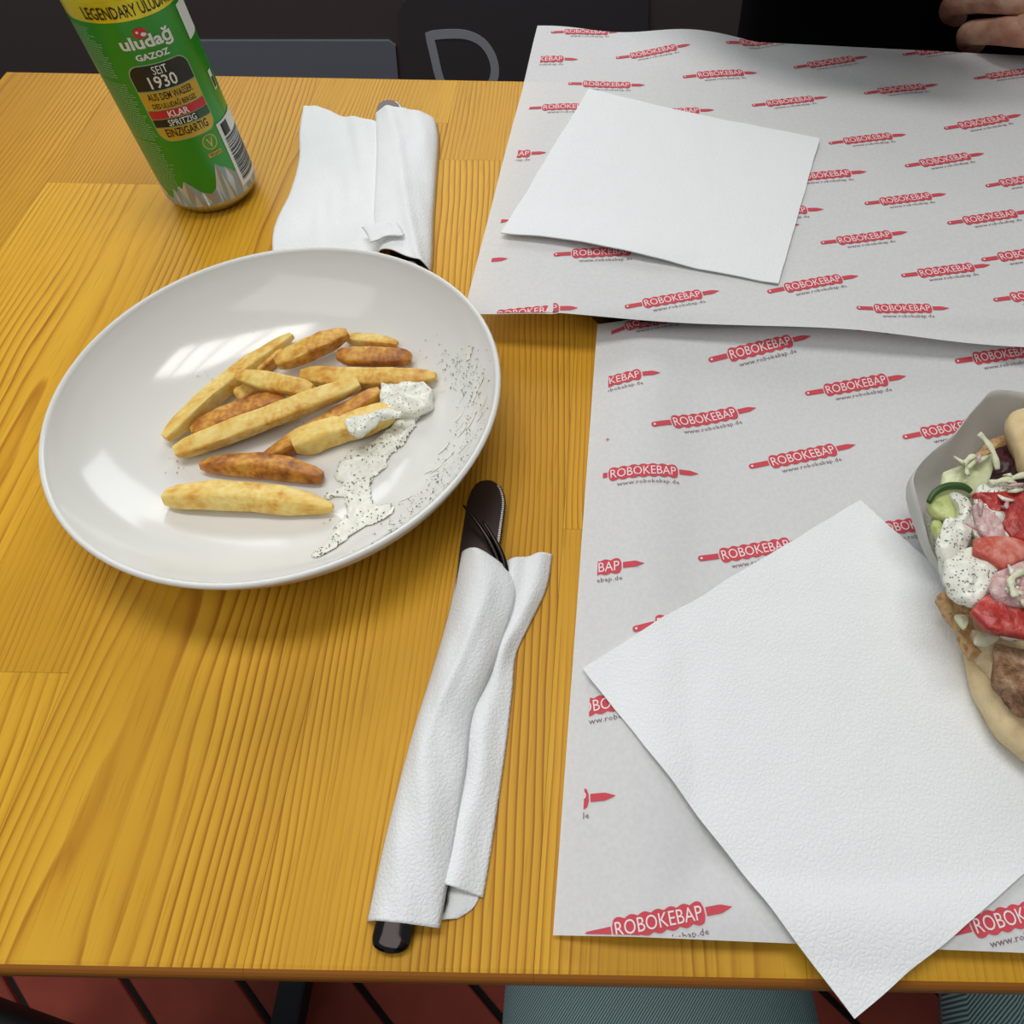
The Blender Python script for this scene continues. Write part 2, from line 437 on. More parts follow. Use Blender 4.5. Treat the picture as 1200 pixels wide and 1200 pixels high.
def sheet(name, bl, tl, zf, width, label, nu=110, nv=80):
    """rectangular sheet: left edge from bl to tl"""
    bl = Vector(bl[:2]); tl = Vector(tl[:2]); up = tl - bl; rt = Vector((up.y, -up.x)).normalized() * width
    V = []
    for j in range(nv):
        for i in range(nu):
            p = bl + up * (j / (nv - 1)) + rt * (i / (nu - 1)); V.append((p.x, p.y, T + zf(p.x, p.y)))
    o = mesh(name, V, grid_faces(nu, nv), M['liner'], None, True)
    tag(o, label, 'paper', 'printed paper tray liners')
    o['_'] = 0; del o['_']
    return o, bl, up, rt.normalized()

p_bl = at_f(648, 1096, zf_low); p_tl = at_f(700, 380, zf_low)
liner_lo, lo_bl, lo_up, lo_rt = sheet('paper_liner', p_bl, p_tl, zf_low, 0.44, 'white paper with red skewer logos lying on the front tray, under the wrap')
q_bl = at_f(543, 367, zf_up); q_tl = at_f(630, 30, zf_up)
liner_up, up_bl, up_up, up_rt = sheet('paper_liner', q_bl, q_tl, zf_up, 0.46, 'white paper with red skewer logos on the far tray, rear edge curling up')

# logo template in units of its own length
def text_mesh(s, res=2, bold=0.0, shear=0.0):
    cu = bpy.data.curves.new('t', 'FONT'); cu.body = s; cu.resolution_u = res; cu.fill_mode = 'FRONT'; cu.offset = bold; cu.shear = shear
    ob = bpy.data.objects.new('t', cu); C.objects.link(ob)
    dg = bpy.context.evaluated_depsgraph_get(); dg.update()
    me = bpy.data.meshes.new_from_object(ob.evaluated_get(dg))
    bpy.data.objects.remove(ob); bpy.data.curves.remove(cu)
    return me

def text_tris(s, x0, x1, y0, y1, res=2, bold=0.0, ref=None, shear=0.0):
    """flat text fitted into a box; returns (verts2d, faces)"""
    me = text_mesh(s, res, bold, shear)
    P = [(v.co.x, v.co.y) for v in me.vertices]; Fc = [tuple(p.vertices) for p in me.polygons]
    bpy.data.meshes.remove(me)
    ax, bx_ = min(p[0] for p in P), max(p[0] for p in P)
    ay, by = (min(p[1] for p in P), max(p[1] for p in P)) if ref is None else ref
    return [((p[0] - ax) / (bx_ - ax) * (x1 - x0) + x0, (p[1] - ay) / (by - ay) * (y1 - y0) + y0) for p in P], Fc

def logo_template():
    """list of (verts2d, faces, material index, lift)"""
    out = []
    def strip(xs, top, bot, mi, lift):
        V = [(x, top(x)) for x in xs] + [(x, bot(x)) for x in xs]; n = len(xs)
        out.append((V, [(i, n + i, n + i + 1, i + 1) for i in range(n - 1)], mi, lift))
    hs = [0.0, 0.003, 0.008, 0.015, 0.026] + [0.026 + 0.154 * i / 6 for i in range(1, 7)]
    hh = lambda x: 0.026 * (math.sqrt(max(0, 1 - ((0.026 - x) / 0.026) ** 2)) if x < 0.026 else 1)
    strip(hs, lambda x: hh(x), lambda x: -hh(x), 0, 1)
    n = 10; out.append(([(0.030 + 0.011 * math.cos(2 * PI * i / n), 0.011 * math.sin(2 * PI * i / n)) for i in range(n)], [tuple(range(n))], 1, 2))
    bs = [0.190 + 0.620 * i / 48 for i in range(49)]
    def prof(x):
        e = min(x - 0.190, 0.810 - x); r = 0.02
        end = math.sqrt(max(0, 1 - ((r - e) / r) ** 2)) if e < r else 1
        return (0.055 + 0.017 * abs(math.sin((x - 0.19) / 0.62 * PI * 7))) * (0.45 + 0.55 * end)
    strip(bs, lambda x: prof(x), lambda x: -prof(x), 0, 1)
    ps = [0.822 + 0.178 * i / 8 for i in range(9)]
    pp = lambda x: 0.027 if x < 0.925 else 0.027 * (1 - (x - 0.925) / 0.075)
    strip(ps, lambda x: pp(x), lambda x: -pp(x), 0, 1)
    V, Fc = text_tris('ROBOKEBAP', 0.208, 0.792, -0.042, 0.046, 3); out.append((V, Fc, 1, 2))
    V, Fc = text_tris('www.robokebap.de', 0.262, 0.812, -0.146, -0.092, 1); out.append((V, Fc, 2, 1))
    return out
LOGO = logo_template()

def place_logo(parent, a, b, zf, clips, keep_len=None):
    """a,b 2-D world ends of the skewer; clips: list of (point2d, inward normal2d)"""
    a = Vector(a); b = Vector(b); d = b - a; L = d.length if keep_len is None else keep_len
    d.normalize(); nn = Vector((-d.y, d.x))
    bm = bmesh.new()
    for V, Fc, mi, lift in LOGO:
        vv = [bm.verts.new((*(a + d * x * L + nn * y * L), lift * 0.00012)) for x, y in V]
        for f in Fc:
            try: fc = bm.faces.new([vv[i] for i in f]); fc.material_index = mi
            except ValueError: pass
    for p, n in clips:
        g_ = list(bm.verts) + list(bm.edges) + list(bm.faces)
        bmesh.ops.bisect_plane(bm, geom=g_, plane_co=(p[0], p[1], 0), plane_no=(-n[0], -n[1], 0), clear_outer=True, clear_inner=False)
    if not bm.faces: bm.free(); return
    for v in bm.verts: v.co.z = T + zf(v.co.x, v.co.y) + v.co.z + 0.00022
    bmesh.ops.recalc_face_normals(bm, faces=bm.faces)
    for f in bm.faces:
        if f.normal.z < 0: f.normal_flip()
    return from_bm('printed_logo', bm, [M['print_red'], M['print_white'], M['print_grey']], parent)

def logo_set(parent, items, zf, bl, up, rt, L0, margin):
    un = up.normalized()
    clipL = (bl + rt * margin, rt); clipB = (bl + un * 0.0006, un); clipT = (bl + up - un * 0.0006, -un)
    for it in items:
        if it[0] == 'ab': a = at_f(*it[1], zf).xy; b = at_f(*it[2], zf).xy; L = None
        elif it[0] == 'a':  # left end + slope in world (deg)
            a = at_f(*it[1], zf).xy; th = math.radians(it[2]); b = a + Vector((math.cos(th), math.sin(th))) * L0; L = L0
        else:               # right end + slope
            b = at_f(*it[1], zf).xy; th = math.radians(it[2]); a = b - Vector((math.cos(th), math.sin(th))) * L0; L = L0
        place_logo(parent, a, b, zf, [clipL, clipB, clipT], L)

LOW = [('ab', (830.3, 422.5), (950.5, 393.9)), ('b', (774.2, 437.0), 8), ('ab', (943.4, 461.7), (1062, 441)), ('ab', (763.4, 498.1), (886.4, 478)),
       ('ab', (877.5, 547.4), (1002.9, 521.2)), ('b', (818.9, 555.7), 3), ('b', (755.4, 660), 3), ('a', (818, 655), 12), ('a', (712, 392), 18), ('a', (1003, 387), 16),
       ('a', (1119, 424), 11), ('a', (1057.7, 513), 14), ('a', (1002, 624), 10), ('a', (741.3, 738), 15), ('a', (640, 838), 8), ('b', (721.7, 932.4), 3),
       ('ab', (684.8, 1098), (857.8, 1062.5)), ('a', (1106, 1094), 12), ('a', (900, 1010), 12), ('a', (1000, 760), 12)]
logo_set(liner_lo, LOW, zf_low, lo_bl, lo_up, lo_rt, 0.0565, 0.0085)
UPP = [('ab', (645.7, 38.3), (728, 37)), ('b', (677.7, 70), 0), ('ab', (721.7, 68.3), (809.3, 52.3)), ('ab', (665.7, 98.3), (756, 100)), ('ab', (800, 90.7), (887.7, 85.7)),
       ('ab', (850.7, 50), (938, 42)), ('ab', (930, 79.6), (1017, 66.4)), ('a', (617.3, 127.3), 0), ('b', (837.3, 129), 6), ('ab', (881, 124), (970, 114)), ('b', (640.7, 179), 1),
       ('ab', (971, 168.4), (1062, 157.9)), ('ab', (1012.5, 109.9), (1099.5, 99.1)), ('ab', (1057.5, 64.6), (1145, 52.5)), ('a', (1141, 92.5), 16), ('ab', (1106.4, 151), (1197, 134.5)),
       ('ab', (1060.5, 195), (1153.5, 180)), ('b', (1015.5, 201.4), 9), ('ab', (1013, 239), (1109, 227.5)), ('a', (1155, 218.5), 18), ('b', (965.4, 245.5), 6), ('ab', (961.5, 285), (1063.5, 272)),
       ('a', (1110, 262), 13), ('ab', (1056, 323.5), (1160.4, 310.6)), ('ab', (899, 342.5), (1006, 323.5)), ('a', (1164, 352), 12), ('ab', (1003.5, 361), (1112.4, 361.5)),
       ('b', (595.5, 303.2), 4), ('a', (648.7, 299), 4), ('ab', (732, 360), (843, 341)), ('b', (677.5, 361), 3), ('b', (598, 258), 8), ('a', (745, 215), 8), ('a', (830, 270), 8), ('a', (1150, 305), 12)]
logo_set(liner_up, UPP, zf_up, up_bl, up_up, up_rt, 0.0565, 0.0085)
# tiny printer's cross on the front sheet
p = at_f(712, 515.5, zf_low); V = []; Fc = []
for (sx, sy) in ((0.0011, 0.00016), (0.00016, 0.0011)):
    n = len(V); V += [(p.x - sx, p.y - sy, p.z + 0.0005), (p.x + sx, p.y - sy, p.z + 0.0005), (p.x + sx, p.y + sy, p.z + 0.0005), (p.x - sx, p.y + sy, p.z + 0.0005)]; Fc.append((n, n + 1, n + 2, n + 3))
mesh('register_mark', V, Fc, M['print_red'], liner_lo)

# ------------------------------------------------------------------ flat napkins
def napkin(corners, zf, lift, label, curl, n=60):
    """corners: A,B,C,D as px going round; bilinear sheet with thickness"""
    zz = lambda x, y: zf(x, y) + lift
    A, B, Cc, D = [at_f(*c, zz).xy for c in corners]
    V = []; th = 0.0007
    for side in (0, 1):
        for j in range(n):
            for i in range(n):
                u, v = i / (n - 1), j / (n - 1)
                p = A * (1 - u) * (1 - v) + B * u * (1 - v) + Cc * u * v + D * (1 - u) * v
                # slightly wavy cut edges
                p = p + Vector((noise.noise((u * 9, v * 9, 1)), noise.noise((u * 9, v * 9, 5)))) * 0.0006
                z = T + zz(p.x, p.y) + curl(u, v) + 0.0004 * noise.noise((p.x * 60, p.y * 60, 2))
                V.append((p.x, p.y, z + (th if side == 0 else 0)))
    top = grid_faces(n, n); bot = [f[::-1] for f in grid_faces(n, n, n * n)]
    rim = []
    edge = [i for i in range(n)] + [j * n + n - 1 for j in range(1, n)] + [(n - 1) * n + i for i in range(n - 2, -1, -1)] + [j * n for j in range(n - 2, 0, -1)]
    for a, b in zip(edge, edge[1:] + edge[:1]): rim.append((b, a, n * n + a, n * n + b))
    bm = bmesh.new(); vv = [bm.verts.new(v) for v in V]
    for f in top + bot + rim: bm.faces.new([vv[i] for i in f])
    bmesh.ops.recalc_face_normals(bm, faces=bm.faces)
    o = from_bm('napkin', bm, M['napkin'], None, True); o.data.set_sharp_from_angle(angle=math.radians(55))
    return tag(o, label, 'napkin', 'flat white napkins')
class _V2: pass
def zn_low(x, y): return max(0.0102 + 0.0006 * math.sin(x * 31 + y * 17), zf_low(x, y) + 0.0026)
_A = at(1008, 587, 0.010).xy; _B = at(682, 780, 0.008).xy; _C = at(1000, 1194, 0.0105).xy; _D = _A + _C - _B
def _to_px(v, z):
    d = Vector((v.x, v.y, T + z)) - EYE; wz = d.dot(_f)
    return (CX + F_PX * d.dot(_r) / wz, 600 - F_PX * d.dot(_u) / wz)
napkin([(1008, 587), (682, 780), (1000, 1194), _to_px(_D, 0.0100)], zn_low, 0.0, 'flat white square napkin on the front tray, one corner hanging past the table edge',
       lambda u, v: -0.0022 * max(0, 1 - math.hypot(u - 1, v) * 3.0) + 0.0010 * math.sin(u * 5 + v * 3))
napkin([(690, 107), (960, 165), (912, 333), (587, 277)], zf_up, 0.0014, 'flat white square napkin on the far tray, beneath the hand',
       lambda u, v: 0.0035 * sstep(0.75, 1.0, v) * math.sin(PI * min(u * 1.4, 1)) + 0.002 * max(0, 1 - math.hypot(u, v - 1) * 4) + 0.0012 * sstep(0.2, 0, v))

# ------------------------------------------------------------------ bowl
BX, BY = -0.1672, 0.2515
IN = [(0.0, 0.0068), (0.030, 0.0068), (0.050, 0.0074), (0.062, 0.0090), (0.074, 0.0125), (0.085, 0.0180), (0.094, 0.0250), (0.1005, 0.0325), (0.1035, 0.0372), (0.1045, 0.0392)]
OUT = [(0.1052, 0.0402), (0.1062, 0.0404), (0.1071, 0.0397), (0.1072, 0.0385), (0.1060, 0.0360), (0.1030, 0.0300), (0.0975, 0.0220), (0.0890, 0.0130), (0.0780, 0.0070), (0.0660, 0.0040), (0.0630, 0.0010), (0.0620, 0.0), (0.0595, 0.0), (0.0585, 0.0015), (0.0560, 0.0030), (0.0, 0.0030)]
def zb(r):
    return lerp_poly(IN, r)[0]
def zbxy(x, y): return zb(math.hypot(x - BX, y - BY))
def refine(pr, n):
    return [tuple(p) for p in smooth_curve([Vector((a, b, 0)).xy.to_3d() for a, b in pr], n)]
prof = [(max(0, p[0]), p[1]) for p in refine(IN, 36)] + [(max(0, p[0]), max(0, p[1])) for p in refine(OUT, 48)]
V, Fc = lathe(prof, 112)
bowl = mesh('bowl', [(x + BX, y + BY, z + T) for x, y, z in V], [f[::-1] for f in Fc], M['ceramic'], None, True)
bm = bmesh.new(); bm.from_mesh(bowl.data); bmesh.ops.remove_doubles(bm, verts=bm.verts, dist=1e-5); bmesh.ops.recalc_face_normals(bm, faces=bm.faces); bm.to_mesh(bowl.data); bm.free()
tag(bowl, 'round white glazed bowl holding fries and white sauce', 'bowl')

# ------------------------------------------------------------------ fries
m_fry = pmat('fried_potato', lin(226, 184, 92), 0.45, spec=0.4); k = NT(m_fry)
tc = k.n('ShaderNodeTexCoord'); atn = k.n('ShaderNodeAttribute', attribute_type='OBJECT', attribute_name='toast')
nz = k.noise(tc.outputs['Object'], 110, 4, 0.6); nz2 = k.noise(tc.outputs['Object'], 420, 3)
f_ = k.math('ADD', k.math('ADD', k.math('MULTIPLY', nz, 0.95), k.math('MULTIPLY', nz2, 0.25)), k.math('MULTIPLY', k.math('SUBTRACT', atn.outputs['Fac'], 0.66), 0.75))
k.l(k.ramp(f_, [(0.26, lin(240, 214, 132)), (0.42, lin(232, 194, 100)), (0.56, lin(218, 162, 66)), (0.70, lin(190, 122, 46)), (0.90, lin(132, 76, 32))]), k.b.inputs['Base Color'])
k.bump(nz2, 0.35, 0.0008)
def fry(pa, pb, w_px, la, lb, toast, label, taper=(0.7, 0.7), bend=0.0, hgt=0.85, twist=0.0):
    def pt(p, l):
        z = 0.012
        for _ in range(6):
            q = at(*p, z); z = zbxy(q.x, q.y) + l
        return at(*p, z)
    a, b = pt(pa, la), pt(pb, lb); n = 17; SEC = [(1, -.7), (1, .72), (.90, .92), (.70, 1), (-.70, 1), (-.92, .90), (-1, .70), (-1, -.72), (-.88, -.93), (-.7, -1), (.7, -1), (.9, -.92)]; m_ = len(SEC); roll_ = random.uniform(-.35, .35) + twist
    d = (b - a); L = d.length; d.normalize(); s = d.cross(Vector((0, 0, 1))).normalized(); u = s.cross(d)
    w2 = w_px / 2620 / 2; h2 = w2 * hgt
    c0 = (a + b) / 2; V = []; sd = random.random() * 50
    for i in range(n):
        t = i / (n - 1)
        c = a.lerp(b, t) + s * bend * math.sin(PI * t) * L - c0
        e = min(t / 0.12, 1); e2 = min((1 - t) / 0.12, 1)
        k1 = (taper[0] + (1 - taper[0]) * min(t / 0.3, 1)) * (0.72 + 0.28 * math.sin(e * PI / 2) if t > 0 else 0.62)
        k2 = (taper[1] + (1 - taper[1]) * min((1 - t) / 0.3, 1)) * (0.72 + 0.28 * math.sin(e2 * PI / 2) if t < 1 else 0.62)
        kk = k1 * k2
        cr, sr = math.cos(roll_), math.sin(roll_)
        for (x, y) in SEC:
            x, y = x * (1 + .10 * noise.noise((t * 4 + sd, x, 1))), y * (1 + .12 * noise.noise((t * 4, y, sd)))
            x, y = x * cr - y * sr, x * sr + y * cr
            nn = 1 + 0.10 * noise.noise((t * 9 + sd, x * 1.3, y * 1.3))
            V.append(c + s * x * w2 * kk * nn + u * y * h2 * (0.55 + 0.45 * kk) * (kk ** 0.5) * nn)
    Fc = [(i * m_ + j, i * m_ + (j + 1) % m_, (i + 1) * m_ + (j + 1) % m_, (i + 1) * m_ + j) for i in range(n - 1) for j in range(m_)]
    Fc += [tuple(range(m_))[::-1], tuple((n - 1) * m_ + j for j in range(m_))]
    o = mesh('french_fry', V, Fc, m_fry, None, True); o.data.set_sharp_from_angle(angle=math.radians(48)); o.location = c0; o['toast'] = toast
    return tag(o, label, 'fry', 'fries in the bowl')
fry((342, 393), (194, 514), 24, .0050, .0050, .38, 'long golden fry at the left side of the pile', (.6, .8), .03)
fry((408, 390), (324, 426), 28, .0120, .0100, .62, 'short thick fry with toasted orange edges at the top of the pile', (.55, .8))
fry((405, 396), (466, 403), 17, .0050, .0040, .42, 'thin yellow fry at the very back of the pile', (.7, .6))
fry((396, 417), (482, 419), 25, .0100, .0060, .78, 'short brown crusty fry at the back right of the pile', (.9, .8))
fry((354, 440), (511, 441), 27, .0045, .0045, .48, 'long yellow fry lying level, right tip toasted beside the sauce', (.9, .55), .02)
fry((277, 440), (367, 458), 26, .0130, .0130, .46, 'pale short fry lying across the middle of the pile', (.6, .9))
fry((226, 507), (334, 466), 28, .0050, .0085, .80, 'brown toasted fry between two long pale fries', (.8, .8), -.03)
fry((206, 530), (421, 449), 27, .0055, .0125, .42, 'longest pale fry running diagonally across the pile', (.9, .85))
fry((303, 540), (446, 459), 24, .0045, .0090, .76, 'ragged brown fry with a pointed lower tip', (.4, .8), .02)
fry((344, 521), (462, 482), 33, .0065, .0065, .38, 'broad yellow fry with a dab of sauce on its end', (.95, .8))
fry((236, 545), (378, 559), 27, .0045, .0045, .78, 'orange-brown fry lying alone just below the pile', (.6, .65), -.05)
fry((194, 582), (390, 595), 31, .0055, .0045, .36, 'pale thick fry nearest the front rim of the bowl', (.85, .45), -.04)
fry((277, 466), (306, 452), 22, .0040, .0040, .50, 'small fry end peeking out under the middle fries', (.9, .9))
fry((298, 436), (330, 408), 24, .0040, .0040, .58, 'half-hidden fry under the long left fry', (.9, .8))

# ------------------------------------------------------------------ herb sauce in the bowl
m_sauce = pmat('yoghurt_sauce', lin(234, 233, 220), 0.35, spec=0.45)
k = NT(m_sauce); tc = k.n('ShaderNodeTexCoord')
k.bump(k.noise(tc.outputs['Object'], 260, 3), 0.25, 0.001)
m_herb = pmat('chopped_dill', lin(96, 114, 84), 0.7)
blobs = []   # px, py, radius m, thickness m, extra lift
def blob(px, py, rpx, th, lift=0.0): blobs.append((px, py, rpx * 1.2 / 2620, th, lift))
for a in [(470, 475, 16, .0030, 0),
          (485, 472, 15, .0035, .0), (478, 490, 14, .0028, 0), (470, 505, 14, .0026, 0), (458, 518, 15, .0025, 0), (445, 528, 14, .0024, 0), (430, 535, 15, .0022, 0), (415, 543, 14, .0022, 0), (405, 555, 12, .0020, 0),
          (425, 552, 16, .0018, 0), (440, 545, 13, .0016, 0), (418, 570, 14, .0018, 0), (420, 585, 14, .0018, 0), (424, 600, 14, .0018, 0), (415, 612, 14, .0016, 0), (405, 622, 13, .0016, 0), (394, 634, 10, .0014, 0), (384, 643, 8, .0011, 0), (373, 650, 6, .001, 0),
          (440, 605, 13, .0013, 0), (452, 600, 10, .0010, 0), (398, 578, 6, .0010, 0), (386, 582, 5, .0010, 0), (550, 412, 5, .0009, 0), (549, 420, 4, .0008, 0)]: blob(*a)
BW = []
for px, py, r, th, lf in blobs:
    z = 0.01
    for _ in range(6):
        q = at(px, py, z); z = zbxy(q.x, q.y) + lf
    BW.append((q.x, q.y, r, th, lf))
def sauce_field(x, y):
    s = 0; t = 0; lw = 0; l = 0
    for bx_, by_, r, th, lf in BW:
        d2 = ((x - bx_) ** 2 + (y - by_) ** 2) / (r * r)
        if d2 < 2.6:
            g_ = (1 - d2 / 2.6) ** 2; s += g_; t += g_ * th; l += g_ * lf; lw += g_
    return s, (t / lw if lw else 0), (l / lw if lw else 0)
x0, x1, y0, y1 = min(b[0] for b in BW) - .01, max(b[0] for b in BW) + .01, min(b[1] for b in BW) - .01, max(b[1] for b in BW) + .01
stp = 0.0008; nx, ny = int((x1 - x0) / stp), int((y1 - y0) / stp); idx = {}; V = []; Fc = []
def sz(x, y):
    s, th, lf = sauce_field(x, y); s += 0.16 * noise.noise((x * 260, y * 260, 0)) + 0.10 * noise.noise((x * 700, y * 700, 4))
    if s < 0.30: return None
    e = sstep(0.30, 0.75, s)
    return zbxy(x, y) + lf * sstep(0.3, 0.5, s) + 0.0001 + th * e * (0.75 + 0.5 * noise.noise((x * 190, y * 190, 7)) + 0.25 * noise.noise((x * 520, y * 520, 1)))
for j in range(ny):
    for i in range(nx):
        x, y = x0 + i * stp, y0 + j * stp; z = sz(x, y)
        if z is not None: idx[(i, j)] = len(V); V.append((x, y, T + z + 0.00035))
for (i, j) in list(idx):
    if (i + 1, j) in idx and (i, j + 1) in idx and (i + 1, j + 1) in idx: Fc.append((idx[(i, j)], idx[(i + 1, j)], idx[(i + 1, j + 1)], idx[(i, j + 1)]))
sauce = mesh('yoghurt_sauce', V, Fc, m_sauce, None, True)
tag(sauce, 'white yoghurt sauce with chopped dill smeared down the right of the bowl', 'sauce', kind='stuff')
# dill flecks on sauce and on the smeared bowl wall
V = []; Fc = []
def fleck(x, y, z, s):
    an = random.uniform(0, PI); c, sn = math.cos(an), math.sin(an); n = len(V); h = s * random.uniform(.22, .45)
    for (u, v, w_) in ((-s, 0, 0), (0, -h, .0002), (s, 0, 0), (0, h, .0002)): V.append((x + u * c - v * sn, y + u * sn + v * c, z + w_ + .0002))
    Fc.append((n, n + 1, n + 2, n + 3))
tries = 0
while tries < 2600:
    tries += 1
    x, y = random.uniform(x0, x1), random.uniform(y0, y1); z = sz(x, y)
    if z is not None and random.random() < .55: fleck(x, y, T + z + .0004, random.uniform(.00035, .0009))
for _ in range(330):
    t = random.random(); a = at_f(*lerp_poly([(0, 530, 425), (.35, 568, 455), (.6, 555, 520), (.8, 515, 575), (1, 455, 632)], t), lambda x, y: min(zbxy(x, y), .036))
    x = a.x + random.gauss(-.004, .0055); y = a.y + random.gauss(.002, .006); r = math.hypot(x - BX, y - BY)
    if r < .103: fleck(x, y, T + zb(r) + .0003, random.uniform(.0003, .00085))
mesh('dill_fleck', V, Fc, m_herb, sauce, kind='stuff')
SAUCE_DOLLOPS = True
# thin milky smears on the bowl wall
V = []; Fc = []
for _ in range(26):
    t = random.random(); p0 = lerp_poly([(0, 548, 420), (.3, 572, 470), (.6, 550, 530), (.8, 510, 580), (1, 450, 635)], t)
    a = at_f(p0[0] + random.uniform(-25, 4), p0[1] + random.uniform(-20, 10), lambda x, y: min(zbxy(x, y), .036))
    ang0 = math.atan2(a.y - BY, a.x - BX); rr = min(math.hypot(a.x - BX, a.y - BY), .101); ln = random.uniform(.03, .10); n = 9; w_ = random.uniform(.0004, .0011); b0 = len(V)
    for i in range(n):
        t2 = i / (n - 1); an = ang0 + ln * t2; ww = w_ * math.sin(PI * (0.08 + .84 * t2)); r1 = rr + .004 * (t2 - .5)
        for q in (-1, 1):
            r2 = r1 + q * ww; V.append((BX + r2 * math.cos(an), BY + r2 * math.sin(an), T + zb(r2) + .00025))
    Fc += [(b0 + 2 * i, b0 + 2 * i + 1, b0 + 2 * i + 3, b0 + 2 * i + 2) for i in range(n - 1)]
mesh('smear', V, Fc, m_sauce, sauce, True, kind='stuff')
m_crumb = pmat('orange_crumb', lin(214, 150, 92), 0.8); V = []; Fc = []
for (px, py, n) in ((515, 405, 2), (493, 425, 5), (208, 545, 8), (300, 385, 3), (240, 440, 4), (380, 605, 6), (480, 405, 2), (350, 500, 5)):
    for _ in range(n):
        a = at_f(px + random.gauss(0, 8), py + random.gauss(0, 8), zbxy); fleck(a.x, a.y, a.z + .0001, random.uniform(.0003, .0009))
crumbs = mesh('potato_crumbs', V, Fc, m_crumb, None, kind='stuff'); tag(crumbs, 'tiny orange crumbs scattered on the bowl floor', 'crumbs', kind='stuff')

# ------------------------------------------------------------------ soda can
CNX, CNY, CR = -0.2782, 0.4632, 0.02925
can = thing('soda_can', 'green and yellow aluminium soda can standing behind the bowl', 'can', (CNX, CNY, T))
m_green = pmat('green_can_lacquer', lin(46, 150, 38), 0.28, 0.12, 0.5); m_yel = pmat('yellow_can_lacquer', lin(232, 214, 40), 0.25, 0.3)
m_gold = pmat('gold_print', lin(206, 172, 52), 0.35, 0.2); m_white = pmat('white_print', lin(232, 236, 228), 0.4); m_ink = pmat('black_print', lin(26, 28, 22), 0.4)
m_redp = pmat('crimson_print', lin(204, 34, 52), 0.35); m_lg = pmat('pale_green_print', lin(150, 190, 140), 0.45); m_dg = pmat('dark_green_print', lin(40, 92, 58), 0.4)
m_alu = pmat('aluminium', lin(200, 200, 200), 0.25, 1.0); m_ice = pmat('ice_blue_print', lin(150, 172, 178), 0.4); m_ice2 = pmat('silver_print', lin(196, 202, 202), 0.35, .3); m_ice3 = pmat('taupe_print', lin(160, 158, 144), 0.4)
V, Fc = lathe([(0.0, .004), (.016, .0035), (.0205, .0008), (.0218, 0), (.0232, .0006), (.0262, .0035), (.0285, .0070), (.02925, .0105)], 72); mesh('base', V, Fc, m_alu, can, True)
V, Fc = lathe([(.02925, .0105), (.02925, .03), (.02925, .06), (.02925, .09), (.02925, .1195)], 96); mesh('body', V, Fc, m_green, can, True)
V, Fc = lathe([(.02925, .1195), (.02925, .1285), (.0290, .1305), (.0282, .1335), (.0268, .1375), (.0262, .1395)], 96); mesh('neck', V, Fc, m_yel, can, True)
V, Fc = lathe([(.0262, .1395), (.0268, .1405), (.0271, .1418), (.0266, .1428), (.0255, .1426), (.0248, .1400), (.0240, .1375), (.0, .1380)], 72); lid = mesh('lid', V, Fc, m_alu, can, True)
bm = bmesh.new(); bxm(bm, (0, .004, .1392), (.013, .020, .001), .0004, 1); from_bm('pull_tab', bm, m_alu, lid)
A0 = math.atan2(-CNY, -CNX) + math.radians(3)     # label centre faces the seat
def wrapc(P, lift):
    return [((CR + lift) * math.cos(A0 + u / CR), (CR + lift) * math.sin(A0 + u / CR), z) for u, z in P]
def decal(name, P, Fc, mat, lift=.00015, parent=None):
    bm = bmesh.new(); vv = [bm.verts.new((u, z, 0)) for u, z in P]
    for f in Fc:
        try: bm.faces.new([vv[i] for i in f])
        except ValueError: pass
    # slice so it follows the curve of the can
    us = [p[0] for p in P]; u = math.floor(min(us) / .0015) * .0015
    while u < max(us):
        bmesh.ops.bisect_plane(bm, geom=list(bm.verts) + list(bm.edges) + list(bm.faces), plane_co=(u, 0, 0), plane_no=(1, 0, 0)); u += .0015
    for v in bm.verts:
        a = A0 + v.co.x / CR; z = v.co.y; v.co = ((CR + lift) * math.cos(a), (CR + lift) * math.sin(a), z)
    return from_bm(name, bm, mat, parent or can, True)
def rect(u0, u1, z0, z1): return [(u0, z0), (u1, z0), (u1, z1), (u0, z1)], [(0, 1, 2, 3)]
def can_text(s, u0, u1, z0, z1, mat, bold=0.0, lift=.0004, name='lettering', ref=None, shear=0.0):
    P, Fc = text_tris(s, u0, u1, z0, z1, 2, bold, ref, shear); return decal(name, P, Fc, mat, lift)
def disc(cu, cz, r, n=20, ry=None): return [(cu + r * math.cos(2 * PI * i / n), cz + (ry or r) * math.sin(2 * PI * i / n)) for i in range(n)], [tuple(range(n))]
CAN_GRAPHICS = True
mm = 0.001
def R_(u0, u1, z0, z1): return rect(u0 * mm, u1 * mm, z0 * mm, z1 * mm)
def CT(s, u0, u1, z0, z1, mat, **kw): return can_text(s, u0 * mm, u1 * mm, z0 * mm, z1 * mm, mat, **kw)
# lettering band
CT('LEGENDARY ULUDA\u011e GAZOZ', -25, 42, 121.2, 129.2, m_ink, bold=.008)
# wordmark
CT('ulud\u0061\u011f', -13.6, 14.2, 103.6, 112.6, m_white, bold=.03)
CT('GAZOZ', -9.0, 9.0, 99.6, 103.0, m_white, bold=.035)
P, Fc = disc(-1.3 * mm, 113.0 * mm, 3.6 * mm, 20, 2.7 * mm); decal('emblem', P, Fc, m_redp, .0003)
P, Fc = disc(0.2 * mm, 112.2 * mm, 1.5 * mm, 9, 1.0 * mm); decal('emblem_figure', P, Fc, m_white, .00045)
P, Fc = disc(-2.6 * mm, 113.6 * mm, .7 * mm, 9); decal('emblem_figure', P, Fc, m_white, .00045)
